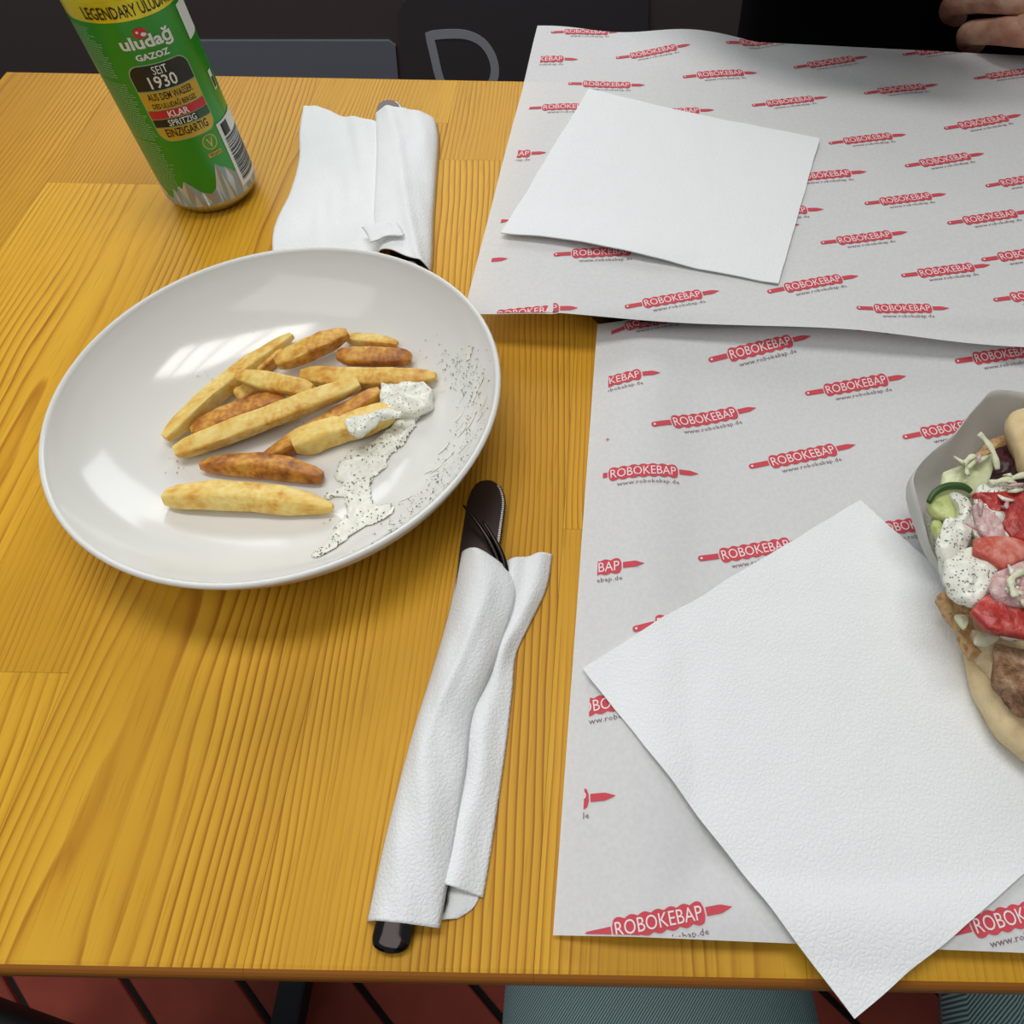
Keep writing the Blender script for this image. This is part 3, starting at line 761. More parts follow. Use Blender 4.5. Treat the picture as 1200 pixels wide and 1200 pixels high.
# rounded badge, clipped into colour bands
def badge(u, z0, z1, r, lo, hi, n=7):
    """rounded rectangle (half width u) limited to heights lo..hi"""
    pts = []
    zs = sorted(set([lo, hi] + [z0 + r - r * math.cos(PI / 2 * i / n) for i in range(n + 1)] + [z1 - r + r * math.cos(PI / 2 * i / n) for i in range(n + 1)]))
    zs = [z for z in zs if lo <= z <= hi]
    def hw(z):
        e = min(z - z0, z1 - z)
        return u if e >= r else u - r + math.sqrt(max(0, r * r - (r - e) ** 2))
    L = [(-hw(z) * mm, z * mm) for z in zs]; Rr = [(hw(z) * mm, z * mm) for z in zs]; k_ = len(zs)
    return L + Rr, [(i, k_ + i, k_ + i + 1, i + 1) for i in range(k_ - 1)]
decal('badge_outline', *badge(17.2, 53.6, 97.4, 6.5, 53.6, 97.4), m_lg, .00012)
for nm_, lo, hi, mt in (('badge_band', 83.4, 96.8, m_ink), ('badge_band', 72.6, 82.8, m_gold), ('badge_band', 67.4, 72.1, m_redp), ('badge_band', 62.4, 66.9, m_ink), ('badge_band', 54.2, 61.9, m_gold)):
    decal(nm_, *badge(16.6, 54.2, 96.8, 6, lo, hi), mt, .00025)
decal('badge_band', *R_(8.5, 16.4, 62.6, 66.7), m_dg, .0003)
CT('SEIT', -4.2, 3.8, 91.6, 96.0, m_white); CT('1930', -8.4, 6.6, 84.3, 91.0, m_white, bold=.012)
CT('AUS DEM WASSER', -13.0, 12.4, 77.9, 82.0, m_ink, bold=.012); CT('DES ULUDA\u011e BERGES', -12.6, 12.2, 73.3, 77.2, m_ink, bold=.012)
CT('KLAR', -6.6, 5.2, 67.9, 71.6, m_white, bold=.02); CT('SPRITZIG', -8.6, 7.4, 62.8, 66.5, m_white, bold=.012); CT('EINZIGARTIG', -12.4, 12.2, 56.4, 61.3, m_ink, bold=.015)
# vegan seal
P, Fc = disc(8.4 * mm, 47.6 * mm, 4.7 * mm, 24); decal('seal', P, Fc, m_gold, .0002)
P, Fc = disc(8.4 * mm, 47.6 * mm, 4.0 * mm, 24); decal('seal_field', P, Fc, m_green, .0003)
CT('V', 6.4, 10.6, 44.4, 50.2, m_gold, bold=.02); decal('seal_strip', *R_(4.0, 13.0, 38.8, 41.4), m_gold, .0002); CT('VEGAN', 4.6, 12.4, 39.2, 41.0, m_ink)
# mountains round the foot
pk = [(-46, 14), (-40, 22), (-35, 15), (-31, 13), (-27, 21), (-24.5, 19), (-22.5, 24), (-20, 22), (-16.7, 27.5), (-12.5, 23), (-9, 19), (-4, 17), (0, 20), (2.6, 27), (5.2, 34.5), (8.4, 31), (10.4, 30), (15.5, 24), (20, 26), (26, 20), (32, 24), (40, 18)]
fc_m = [m_ice2, m_ice, m_ice3]
for i, (a, b) in enumerate(zip(pk, pk[1:])):
    am = ((a[0] + b[0]) / 2 + random.uniform(-1, 1), (a[1] + b[1]) / 2 - random.uniform(4, 9))
    for q, tri in enumerate(([a, am, b], [(a[0], 9), (am[0], am[1]), a], [(a[0], 9), (b[0], 9), am], [(b[0], 9), b, am])):
        decal('mountain_facet', [(x * mm, z * mm) for x, z in tri], [(0, 1, 2)], fc_m[(i * 2 + q + (q == 0) * (i % 2)) % 3], .0002)
# bar code field, plain white panel above it, small symbols
decal('barcode_field', *R_(16.6, 42, 13, 54.5), m_white, .00035)
z = 16.0
while z < 43.5:
    h = random.choice((.35, .5, .8, 1.1)); decal('barcode_bar', *R_(19.0, 38.0, z, z + h), m_ink, .00055); z += h + random.choice((.4, .6, .9))
decal('symbol', *R_(19.5, 26, 45.5, 53), m_ink, .00055)
decal('white_patch', *R_(25.6, 40, 99.5, 117.5), m_white, .0003)
decal('symbol', *R_(29, 33, 69, 80), m_white, .0003); decal('symbol', *R_(29.8, 32.4, 70, 76), m_ink, .0004)
# small print on the left: rows of unreadable dashes
V = []; Fc = []
z = 116.0; r_ = random.Random(3)
while z > 18:
    u = -42.0; end = (-27 if z > 108 else -24 if z > 90 else -20.0) - r_.uniform(0, 2.5)
    if 87 < z < 90 or 52 < z < 54: z -= 1.2; continue
    while u < end:
        wd = r_.uniform(.6, 2.6); n = len(V)
        V += [(u * mm, z * mm), ((u + wd) * mm, z * mm), ((u + wd) * mm, (z + .55) * mm), (u * mm, (z + .55) * mm)]; Fc.append((n, n + 1, n + 2, n + 3)); u += wd + r_.uniform(.3, .6)
    z -= 1.35
decal('small_print', V, Fc, m_lg, .0002)

# ------------------------------------------------------------------ cutlery and napkin rolls
def edge_pts(pts, n, z):
    q = smooth_curve([Vector((a, b, 0)) for a, b in pts], n)
    return [at(p.x, p.y, z) for p in q]

def roll_patch(Lp, Rp, zl, zr, hf, nu=26, nv=70, seed=0, wr=0.0012, skew=0.5):
    """sheet between a left and a right edge; hf(s,t) gives the hump over what lies inside"""
    L = edge_pts(Lp, nv, zl); Rr = edge_pts(Rp, nv, zr); V = []
    for j in range(nv):
        for i in range(nu):
            t = i / (nu - 1); s = j / (nv - 1); p = L[j].lerp(Rr[j], t)
            wv = wr * (noise.noise((p.x * 38 + seed, p.y * 22, 1)) + .55 * noise.noise((p.x * 95, p.y * 60 + seed, 4))) * min(1, 5 * t + .2) * min(1, 5 * (1 - t) + .2)
            crease = 0.0015 * noise.noise((p.x * 120 + p.y * 34 + seed, p.y * 9, 2)) * math.sin(PI * t)
            V.append((p.x, p.y, max(p.z + hf(s, t) + wv + crease, T + .0006)))
    return V, grid_faces(nu, nv)

def joined(name, parts, mat, th=0.0007):
    bm = bmesh.new()
    for V, Fc in parts:
        vv = [bm.verts.new(v) for v in V]
        for f in Fc: bm.faces.new([vv[i] for i in f])
    bmesh.ops.recalc_face_normals(bm, faces=bm.faces)
    for f in bm.faces:
        if f.normal.z < -0.2: f.normal_flip()
    o = from_bm(name, bm, mat, None, True)
    md = o.modifiers.new('thickness', 'SOLIDIFY'); md.thickness = th; md.offset = 0
    return o

# front roll: top layer over the cutlery and the loose flap at its right
def hA(s, t):
    a = 0.0125 - 0.0028 * s
    c = 0.46 - 0.10 * s
    hump = math.sin(PI * min(1, t / (2 * c)) if t < c else PI / 2 + PI / 2 * (t - c) / (1 - c)) if True else 0
    ridge = 0.0018 * math.exp(-((t - (0.72 - 0.55 * s)) / 0.10) ** 2) * math.sin(PI * min(1, s * 1.6))
    return a * max(0, hump) ** 0.75 + ridge
A = roll_patch([(540, 652), (526, 720), (506, 790), (483, 865), (463, 940), (446, 1010), (431, 1080)],
               [(594, 668), (605, 690), (594, 735), (574, 790), (552, 842), (545, 900), (536, 960), (526, 1025), (515, 1088)], .0006, .0056, hA, seed=2)
def hB(s, t):
    return 0.0035 * math.sin(PI * t) ** .8 + 0.0018 * math.sin(t * 9 + s * 3) * math.sin(PI * t) * (1 - .5 * s)
B = roll_patch([(588, 662), (580, 720), (556, 780), (530, 850), (520, 920), (505, 985), (500, 1030)],
               [(647, 650), (640, 690), (620, 733), (604, 768), (600, 810), (592, 880), (582, 950), (573, 1010), (566, 1052)], .0040, .0008, hB, seed=8)
B2 = roll_patch([(508, 1000), (506, 1030), (505, 1060), (504, 1080)], [(572, 1000), (566, 1035), (556, 1062), (536, 1076)], .0016, .0006, lambda s, t: .001 * math.sin(PI * t), nv=30, seed=5)
roll1 = joined('rolled_napkin', [A, B, B2], M['napkin'])
tag(roll1, 'white paper napkin rolled around knife and fork in front of the bowl', 'napkin', 'napkin rolls with cutlery')

# rear roll
def hC(s, t): return (0.0105 - .001 * s) * max(0, math.sin(PI * t)) ** .38 + .0022 * math.exp(-((t - .25 - .6 * s) / .09) ** 2)
def hD(s, t): return .0016 + .0022 * math.sin(t * 7 + s * 4.5 + .6) * math.sin(PI * (0.1 + .9 * t)) + .0032 * t + .0012 * math.sin(s * 9 + t * 2)
Cc = roll_patch([(440, 140), (441, 180), (440, 220), (438, 255), (440, 285), (444, 300)], [(512, 146), (515, 168), (512, 215), (509, 260), (508, 300), (506, 322)], .0030, .0006, hC, seed=4)
D = roll_patch([(357, 127), (353, 160), (352, 190), (341, 225), (326, 258), (321, 282), (322, 310)], [(444, 152), (450, 180), (450, 215), (450, 250), (448, 275), (446, 296), (444, 318)], .0006, .0018, hD, nu=40, seed=3, wr=.001)
D2 = roll_patch([(340, 255), (327, 275), (319, 287), (330, 297)], [(380, 262), (380, 280), (380, 300), (380, 318)], .0004, .0006, lambda s, t: 0, nu=14, nv=20, seed=1)
Tf = roll_patch([(424, 267), (430, 275), (434, 284)], [(466, 262), (470, 268), (474, 276)], .014, .0135, lambda s, t: .002 * math.sin(PI * t), nu=14, nv=14, seed=6)
roll2 = joined('rolled_napkin', [Cc, D, D2, Tf], M['napkin'])
tag(roll2, 'white paper napkin half unrolled around cutlery, behind the bowl', 'napkin', 'napkin rolls with cutlery')

def slab(name, outline, z0, z1, mat, parent, bev=.0004):
    """flat piece with thickness from a closed outline of (x,y,dz) world points"""
    bm = bmesh.new(); n = len(outline)
    top = [bm.verts.new((p[0], p[1], T + z1 + (p[2] if len(p) > 2 else 0))) for p in outline]
    bot = [bm.verts.new((p[0], p[1], T + z0 + (p[2] if len(p) > 2 else 0))) for p in outline]
    bm.faces.new(top); bm.faces.new(bot[::-1])
    for i in range(n): bm.faces.new((top[i], bot[i], bot[(i + 1) % n], top[(i + 1) % n]))
    bmesh.ops.recalc_face_normals(bm, faces=bm.faces)
    if bev:
        ee = [e for e in bm.edges if all(v in top for v in e.verts) and len(e.link_faces) == 2 and any(len(f.verts) == 4 for f in e.link_faces)]
        bmesh.ops.bevel(bm, geom=ee, offset=bev, segments=3, profile=0.5, affect='EDGES', clamp_overlap=True)
    return from_bm(name, bm, mat, parent)

def knife(tip, end, label, zt, ze, flip=1):
    """table knife lying from its handle end to its rounded tip (px on the table)"""
    a = at(*end, ze); b = at(*tip, zt); k_ = thing('table_knife', label, 'knife', a, 'table knives')
    d = (b - a); L = d.length; d.normalize(); s = Vector((d.y, -d.x, 0)).normalized() * flip
    def P(u, v): q = a + d * u * L + s * v; return (q.x - a.x, q.y - a.y, q.z - a.z)
    hd = [(0, 0), (.004, .0045), (.014, .0072), (.03, .0078), (.12, .0070), (.30, .0056), (.46, .0048), (.50, .0046)]
    ol = [P(u, v) for u, v in hd] + [P(u, -v) for u, v in hd[::-1][:-1]]
    slab('handle', ol, -T + 0.0 - .0005, -T + .0045, M['steel'], k_, .0012)
    edge_v = lambda u: .0092 if u < .915 else -.0004 + .0096 * math.sqrt(max(0, 1 - ((u - .915) / .085) ** 2))
    bl = [(.50, .0046), (.53, .0064), (.60, .0080), (.70, .0090)]
    n = 60; serr = []
    for i in range(n + 1):
        u = .72 + .265 * i / n; serr.append((u, edge_v(u) + (.00035 if i % 2 else -.00035)))
    tipc = [(.993, .0028), (.998, .0010), (1.0, -.0014), (.996, -.0046), (.985, -.0070), (.965, -.0086), (.93, -.0096), (.80, -.0095), (.62, -.0080), (.53, -.0062), (.50, -.0046)]
    slab('blade', [P(u, v) for u, v in bl + serr + tipc], -T + .0008, -T + .0026, M['darkened_steel'], k_, 0)
    # bright ground serration
    V = []; Fc = []
    for i in range(n):
        u0 = .72 + .265 * (i + .20) / n; u1 = .72 + .265 * (i + .62) / n
        for (uu, vv_) in ((u0, -.0014), (u1, -.0014), (u1, -.0004), (u0, -.0004)):
            p = P(uu, vv_ + edge_v(uu)); V.append((p[0], p[1], p[2] + .00275))
        m_ = len(V); Fc.append((m_ - 4, m_ - 3, m_ - 2, m_ - 1))
    mesh('serration', [(v[0], v[1], v[2] - 0) for v in V], Fc, m_edge, k_)
    return k_
m_edge = pmat('ground_edge', lin(236, 234, 228), 0.35, .6)
knife((575, 566), (499, 1078), 'steel table knife with serrated rounded blade poking out of the front napkin roll', .0040, .0004)
knife((457, 121), (474, 330), 'steel knife mostly hidden in the rear napkin roll behind the bowl', .0050, .0020)

def fork(path, tines, label):
    """path: px,py,z from handle end to the root of the tines; tines: lists of px,py,z"""
    pts = [at(*p) for p in path]; k_ = thing('fork', label, 'fork', pts[0], 'forks'); o0 = pts[0]
    q = smooth_curve([p - o0 for p in pts], 90)
    rad = [lerp_poly([(0, .0008), (.006, .0030), (.014, .0046), (.024, .0058), (.036, .0066), (.06, .0072), (.14, .0070), (.4, .0042), (.7, .0026), (.85, .0030), (1, .0060)], i / 89)[0] for i in range(90)]
    V, Fc = tube(q, rad, 24, .34); mesh('handle', V, Fc, M['steel'], k_, True)
    for tn in tines:
        q = smooth_curve([at(*p) - o0 for p in tn], 14); V, Fc = tube(q, [lerp_poly([(0, .0013), (.6, .0012), (1, .0005)], i / 13)[0] for i in range(14)], 8, .8)
        mesh('tine', V, Fc, m_tine_steel, k_, True)
    return k_
m_tine_steel = pmat('darkened_tine_steel', lin(48, 43, 42), 0.25, 1.0)  # tines darkened in colour, as if mirroring dark surroundings
fork([(455, 1118, .0030), (480, 1010, .0060), (528, 860, .0070), (568, 740, .0060), (590, 690, .0060)],
     [[(590, 692, .006), (583, 655, .010), (566, 622, .014), (543, 592, .0165)], [(593, 690, .006), (590, 656, .0095), (578, 630, .0125), (566, 611, .0145)],
      [(595, 690, .005), (592, 662, .0085), (584, 642, .0105), (575, 628, .012)], [(597, 690, .004), (594, 668, .006), (588, 655, .008), (582, 643, .0095)]],
     'steel fork with curved tines beside the blade in the front napkin roll')
fork([(484, 322, .006), (486, 280, .006), (488, 230, .006), (490, 190, .006)],
     [[(488, 192, .006), (488, 165, .006), (488, 152, .006)], [(492, 192, .006), (493, 165, .006), (493, 152, .006)]], 'fork mostly hidden in the rear napkin roll behind the bowl')

# ------------------------------------------------------------------ doner in its paper pocket
def blob_slab(name, px_pts, z, th, mat, parent=None, dome=.6, rough=.0006, n=40, tilt=(0, 0), sharp=False):
    """puffy slice: outline (px) at height z, domed top, real underside th below"""
    P = [at(a, b, z) for a, b in px_pts]
    if sharp:
        q = []
        m_ = len(P); per = max(2, n // m_)
        for i in range(m_):
            for j in range(per): q.append(P[i].lerp(P[(i + 1) % m_], j / per))
    else: q = smooth_curve(P, n, True)
    n = len(q); c = sum(q, Vector()) / n; V = []; Fc = []
    prof = [(.55, -th), (.92, -th * .9), (1.0, -th * .45), (.985, -th * .12), (.94, th * dome * .12), (.86, th * dome * .32), (.76, th * dome * .5), (.64, th * dome * .66), (.5, th * dome * .8), (.36, th * dome * .9), (.2, th * dome * .97)]
    for s, dz in prof:
        for p in q:
            v = c + (p - c) * s; v = Vector((v.x, v.y, v.z + dz + tilt[0] * (v.x - c.x) + tilt[1] * (v.y - c.y)))
            v += Vector((noise.noise(v * 130), noise.noise(v * 130 + Vector((9, 3, 1))), noise.noise(v * 110 + Vector((2, 7, 5))))) * rough + Vector((0, 0, noise.noise(v * 330))) * rough * .55
            V.append(v)
    for j in range(len(prof) - 1):
        for i in range(n): Fc.append((j * n + i, j * n + (i + 1) % n, (j + 1) * n + (i + 1) % n, (j + 1) * n + i))
    V.append(c + Vector((0, 0, th * dome))); t_ = len(V) - 1; V.append(c - Vector((0, 0, th))); b_ = len(V) - 1; m_ = (len(prof) - 1) * n
    for i in range(n): Fc.append((m_ + i, m_ + (i + 1) % n, t_)); Fc.append(((i + 1) % n, i, b_))
    return mesh(name, V, Fc, mat, parent, True)

def mottled(name, stops, scale, rough=.5, bump=.4, dist=.0015, spec=.4, sss=0):
    m = pmat(name, stops[0][1], rough, spec=spec); k = NT(m); tc = k.n('ShaderNodeTexCoord')
    f = k.noise(tc.outputs['Object'], scale, 4, .6); k.l(k.ramp(f, stops), k.b.inputs['Base Color']); k.bump(k.noise(tc.outputs['Object'], scale * 2.5, 3), bump, dist)
    if sss: k.b.inputs['Subsurface Weight'].default_value = sss; k.b.inputs['Subsurface Radius'].default_value = (.004, .002, .001); k.b.inputs['Subsurface Scale'].default_value = 1
    return m
m_bread = mottled('pita_crust', [(.3, lin(206, 178, 128)), (.55, lin(226, 204, 160)), (.75, lin(190, 150, 96))], 60, .8, .3)
m_toast = mottled('toasted_bread_edge', [(.3, lin(166, 122, 76)), (.55, lin(204, 166, 116)), (.75, lin(138, 96, 58))], 170, .8, .5)
m_crumbb = mottled('bread_crumb', [(.3, lin(226, 208, 174)), (.7, lin(208, 180, 136))], 160, .85, .8)
m_meat = mottled('roast_meat', [(.3, lin(92, 58, 36)), (.5, lin(158, 118, 84)), (.7, lin(196, 168, 136))], 140, .6, .9, .003)
m_tom = mottled('tomato_flesh', [(.3, lin(150, 30, 26)), (.55, lin(182, 52, 44)), (.75, lin(208, 110, 98))], 200, .35, .25, spec=.5)
m_tomskin = mottled('tomato_skin', [(.3, lin(178, 62, 52)), (.5, lin(200, 98, 80)), (.75, lin(222, 160, 146))], 150, .35, .3)
m_cuc = mottled('cucumber_flesh', [(.3, lin(178, 194, 110)), (.55, lin(200, 208, 140)), (.75, lin(160, 180, 88))], 150, .3, .25)
m_cpale = mottled('pale_cucumber', [(.3, lin(196, 204, 150)), (.6, lin(214, 218, 178)), (.8, lin(178, 190, 110))], 110, .3, .3)
m_cskin = pmat('cucumber_skin', lin(52, 84, 34), .4)
m_pale = mottled('iceberg_lettuce', [(.3, lin(206, 210, 168)), (.6, lin(222, 222, 192)), (.8, lin(186, 196, 130))], 120, .4, .5)
m_cab = mottled('red_cabbage', [(.3, lin(44, 18, 24)), (.7, lin(82, 34, 42))], 130, .4, .6)
m_onion = mottled('pink_onion', [(.3, lin(222, 204, 198)), (.55, lin(204, 158, 156)), (.75, lin(232, 224, 216))], 260, .35, .5)
m_hsauce = pmat('herb_yoghurt', lin(230, 229, 216), .3, spec=.5); k = NT(m_hsauce); tc = k.n('ShaderNodeTexCoord')
vo = k.n('ShaderNodeTexVoronoi'); vo.inputs['Scale'].default_value = 620; vo.inputs['Randomness'].default_value = 1; k.l(tc.outputs['Object'], vo.inputs['Vector'])
k.l(k.ramp(vo.outputs['Distance'], [(.16, lin(84, 100, 76)), (.25, lin(231, 230, 217))]), k.b.inputs['Base Color']); k.bump(k.noise(tc.outputs['Object'], 200, 3), .3, .001)

for nm_, pts, z_, th_ in (('dollop', [(406, 491), (420, 487), (441, 481), (459, 478), (475, 481), (459, 488), (446, 491), (436, 499), (421, 511), (412, 509), (406, 502)], .0215, .0030), ('dollop', [(447, 449), (468, 446), (492, 448), (507, 457), (505, 472), (492, 481), (468, 484), (450, 481), (445, 463)], .0165, .0070)):
    o = blob_slab(nm_, pts, z_, th_, m_hsauce, sauce, .45, .0022, 70)
# paper pocket: a strip curling up and outward around the open end
rim = [(1215, 780, .012), (1150, 738, .012), (1118, 700, .018), (1103, 668, .026), (1090, 640, .034), (1078, 605, .042), (1071, 578, .047), (1070, 558, .049), (1082, 538, .050), (1112, 512, .051), (1130, 490, .052), (1150, 472, .052), (1168, 458, .052), (1200, 459, .050), (1260, 470, .050), (1330, 500, .048)]
foot = [(1225, 770, .0100), (1180, 730, .0104), (1150, 700, .0106), (1130, 668, .0108), (1120, 640, .0110), (1114, 610, .0112), (1112, 590, .0112), (1116, 570, .0112), (1125, 552, .0112), (1145, 535, .0112), (1160, 522, .0112), (1175, 512, .0112), (1192, 505, .0112), (1225, 500, .0112), (1280, 505, .0112), (1340, 530, .0112)]
n = 64; nu = 9
ra = smooth_curve([at(*p) for p in rim], n); fa = smooth_curve([at(*p) for p in foot], n); V = []
for j in range(n):
    for i in range(nu):
        t = i / (nu - 1); p = fa[j].lerp(ra[j], t); out_ = (ra[j] - fa[j]); out_.z = 0
        p = p + out_ * (.35 * math.sin(PI * t)) + Vector((noise.noise(p * 55), noise.noise(p * 55 + Vector((4, 4, 4))), 0)) * .0016 * t
        V.append(p)
wrap = thing('doner_wrap', 'pita filled with salad, meat and white sauce in a paper pocket on the front tray', 'sandwich', at(1240, 650, .0105))
def W(o): o.location = -wrap.location; o.parent = wrap; return o
pk_o = W(mesh('paper_pocket', V, grid_faces(nu, n), M['wrap_paper'], None, True)); pk_o['label'] = 'white paper pocket folded around the filling'
md = pk_o.modifiers.new('thickness', 'SOLIDIFY'); md.thickness = .0004
# pocket floor + rest of the parcel outside the frame
W(blob_slab('bread', [(1118, 600), (1150, 530), (1220, 505), (1330, 520), (1420, 620), (1400, 740), (1300, 760), (1180, 730), (1130, 680)], .024, .012, m_bread, None, .5, .001))
# lower pita half, toward the viewer
lo_b = W(blob_slab('pita_half', [(1112, 700), (1128, 728), (1133, 765), (1142, 800), (1162, 842), (1188, 874), (1240, 905), (1340, 900), (1400, 820), (1380, 740), (1290, 700), (1200, 690), (1140, 690)], .022, .011, m_bread, None, .9, .0012, 60))
W(blob_slab('toasted_edge', [(1097, 694), (1110, 692), (1126, 708), (1142, 730), (1146, 765), (1136, 768), (1129, 742), (1112, 722)], .030, .005, m_toast, None, .3, .0030, 60))
W(blob_slab('lettuce', [(1118, 722), (1130, 719), (1135, 730), (1130, 738)], .037, .0015, m_pale, None, .4, .0010))
W(blob_slab('bread_crumb', [(1140, 735), (1165, 748), (1200, 752), (1200, 800), (1190, 815), (1165, 790), (1146, 765)], .031, .006, m_crumbb, None, .4, .0016))
W(blob_slab('meat', [(1168, 760), (1186, 758), (1215, 770), (1225, 810), (1205, 830), (1180, 812), (1166, 788)], .036, .007, m_meat, None, .6, .003))
W(blob_slab('meat', [(1185, 812), (1200, 806), (1225, 818), (1222, 842), (1200, 838)], .034, .006, m_meat, None, .6, .003))
W(blob_slab('lettuce', [(1143, 752), (1150, 740), (1166, 738), (1172, 746), (1162, 756), (1148, 757)], .040, .002, m_pale, None, .5, .001))
# upper pita half
W(blob_slab('upper_pita', [(1181, 492), (1195, 478), (1240, 462), (1330, 480), (1400, 560), (1340, 570), (1260, 560), (1205, 548), (1192, 520)], .055, .010, m_bread, None, .6, .001))
W(blob_slab('toasted_edge', [(1140, 536), (1152, 520), (1175, 510), (1190, 512), (1196, 522), (1170, 528), (1152, 542)], .041, .006, m_toast, None, .4, .001))
# filling
W(blob_slab('red_cabbage', [(1142, 542), (1165, 526), (1195, 518), (1240, 530), (1240, 565), (1200, 562), (1168, 556)], .043, .008, m_cab, None, .4, .002))
W(blob_slab('salad_base', [(1090, 600), (1100, 570), (1140, 548), (1220, 545), (1320, 600), (1300, 720), (1200, 735), (1140, 705), (1108, 660)], .036, .014, m_hsauce, None, .3, .0025, 60))
W(blob_slab('cucumber_slice', [(1103, 572), (1106, 552), (1140, 540), (1160, 535), (1163, 552), (1158, 568), (1142, 578), (1120, 576)], .049, .004, m_cpale, None, .25, .0006, 40, (.1, .2), True))
cs = W(blob_slab('cucumber_slice', [(1089, 588), (1098, 576), (1118, 573), (1119, 590), (1120, 608), (1105, 606), (1092, 598)], .047, .0045, m_cuc, None, .3, .0004))
q = smooth_curve([at(*p) for p in [(1088, 589, .049), (1096, 577, .0505), (1110, 570, .051), (1128, 570, .051), (1138, 576, .050)]], 20); V, Fc = tube(q, [.0011 + .0006 * math.sin(PI * i / 19) for i in range(20)], 8); W(mesh('cucumber_skin', V, Fc, m_cskin, None, True))
W(blob_slab('cucumber_slice', [(1092, 612), (1100, 607), (1106, 618), (1107, 632), (1098, 626)], .043, .004, m_cuc, None, .3, .0004))
for pts, z, th, do in (([(1117, 580), (1135, 578), (1142, 590), (1138, 615), (1134, 640), (1118, 655), (1104, 645), (1102, 625), (1108, 608), (1120, 605)], .050, .006, .55),
                       ([(1106, 658), (1115, 645), (1140, 640), (1170, 650), (1200, 655), (1225, 680), (1195, 690), (1170, 692), (1148, 706), (1128, 702), (1112, 682)], .050, .006, .6),
                       ([(1146, 572), (1170, 565), (1200, 572), (1230, 590), (1200, 588), (1176, 582), (1160, 592), (1178, 612), (1160, 612), (1146, 594)], .053, .003, .7),
                       ([(1172, 735), (1185, 722), (1215, 725), (1225, 750), (1195, 749)], .048, .004, .6),
                       ([(1140, 600), (1156, 602), (1178, 622), (1190, 632), (1150, 632), (1138, 622)], .050, .004, .5)):
    W(blob_slab('herb_sauce', pts, z, th, m_hsauce, None, do * .6, .0026, 70))
W(blob_slab('tomato_wedge', [(1141, 578), (1160, 578), (1200, 574), (1235, 600), (1215, 632), (1190, 630), (1168, 606)], .0535, .006, m_tom, None, .2, .0008, 42, (0, .15), True))
W(blob_slab('tomato_wedge', [(1141, 646), (1142, 629), (1168, 625), (1200, 633), (1230, 650), (1200, 656), (1178, 666)], .054, .005, m_tomskin, None, .25, .0007, 42, (0, 0), True))
W(blob_slab('tomato_wedge', [(1137, 716), (1150, 702), (1168, 692), (1195, 702), (1230, 720), (1220, 750), (1186, 743), (1158, 736)], .0525, .005, m_tom, None, .3, .0010, 48, (0, 0), True))
W(blob_slab('onion', [(1162, 692), (1166, 676), (1185, 664), (1215, 664), (1220, 700), (1195, 712), (1176, 708)], .055, .004, m_onion, None, .4, .0030, 60))
W(blob_slab('onion', [(1140, 596), (1150, 590), (1172, 612), (1182, 630), (1168, 630), (1148, 622)], .054, .003, m_onion, None, .5, .0014))
for pts in ([(1147, 508, .058), (1156, 517, .057), (1165, 532, .056), (1169, 550, .053)], [(1160, 566, .056), (1180, 562, .056), (1205, 555, .055)], [(1190, 700, .060), (1185, 680, .061), (1200, 668, .060)], [(1128, 545, .052), (1140, 535, .053), (1150, 540, .052)]):
    q = smooth_curve([at(*p) for p in pts], 18); V, Fc = tube(q, [.0014 + .0007 * math.sin(i) * .4 for i in range(18)], 8, .6); W(mesh('lettuce_strip', V, Fc, m_pale, None, True))
rs = random.Random(11)
for n_ in range(26):     # shredded salad bits on top of the filling
    px, py = rs.choice(((1195, 690), (1185, 675), (1200, 660), (1172, 575), (1195, 578), (1150, 610), (1210, 700), (1135, 548), (1185, 560)))
    px += rs.gauss(0, 9); py += rs.gauss(0, 7); an = rs.uniform(0, 2 * PI); l = rs.uniform(5, 12); z_ = .0575 if py > 560 else .055
    pts = [(px - l * math.cos(an), py - l * math.sin(an), z_ - .002), (px + rs.gauss(0, 2), py + rs.gauss(0, 2), z_ + rs.uniform(0, .002)), (px + l * math.cos(an), py + l * math.sin(an), z_ - .002)]
    q = smooth_curve([at(*p) for p in pts], 10); V, Fc = tube(q, [.0005 + .0006 * math.sin(PI * i / 9) for i in range(10)], 6, .6)
    W(mesh('salad_shred', V, Fc, (m_onion, m_pale, m_hsauce)[n_ % 3], None, True))
V = []; Fc = []
for _ in range(90):     # dill flecks on the sauce
    px, py = rs.choice(((1122, 610), (1126, 630), (1150, 668), (1135, 680), (1175, 670), (1190, 740), (1130, 590), (1165, 575)))
    p = at(px + rs.gauss(0, 10), py + rs.gauss(0, 9), .0545); an = rs.uniform(0, PI); c, sn = math.cos(an), math.sin(an); L_ = rs.uniform(.0004, .0012); n0 = len(V); h_ = .00022
    for u, v, w_ in ((-L_, 0, 0), (0, -h_, .0002), (L_, 0, 0), (0, h_, .0002)): V.append((p.x + u * c - v * sn, p.y + u * sn + v * c, p.z + w_))
    Fc.append((n0, n0 + 1, n0 + 2, n0 + 3))
# drop the flecks on to the filling below
bpy.context.view_layer.update(); dg_ = bpy.context.evaluated_depsgraph_get(); keep = []
for f in Fc:
    c0 = sum((Vector(V[i]) for i in f), Vector()) / 4
    hit, loc, nrm, _i, ob_, _m = scene.ray_cast(dg_, c0 + Vector((0, 0, .03)), Vector((0, 0, -1)))
    if hit and ob_.name.startswith('herb_sauce'):
        dz = loc.z - c0.z + .0003
        for i in f: V[i] = (V[i][0], V[i][1], V[i][2] + dz)
        keep.append(f)
used_ = sorted({i for f in keep for i in f}); mp_ = {o_: n_ for n_, o_ in enumerate(used_)}
if keep: W(mesh('dill_fleck', [V[i] for i in used_], [tuple(mp_[i] for i in f) for f in keep], m_herb, None, kind='stuff'))

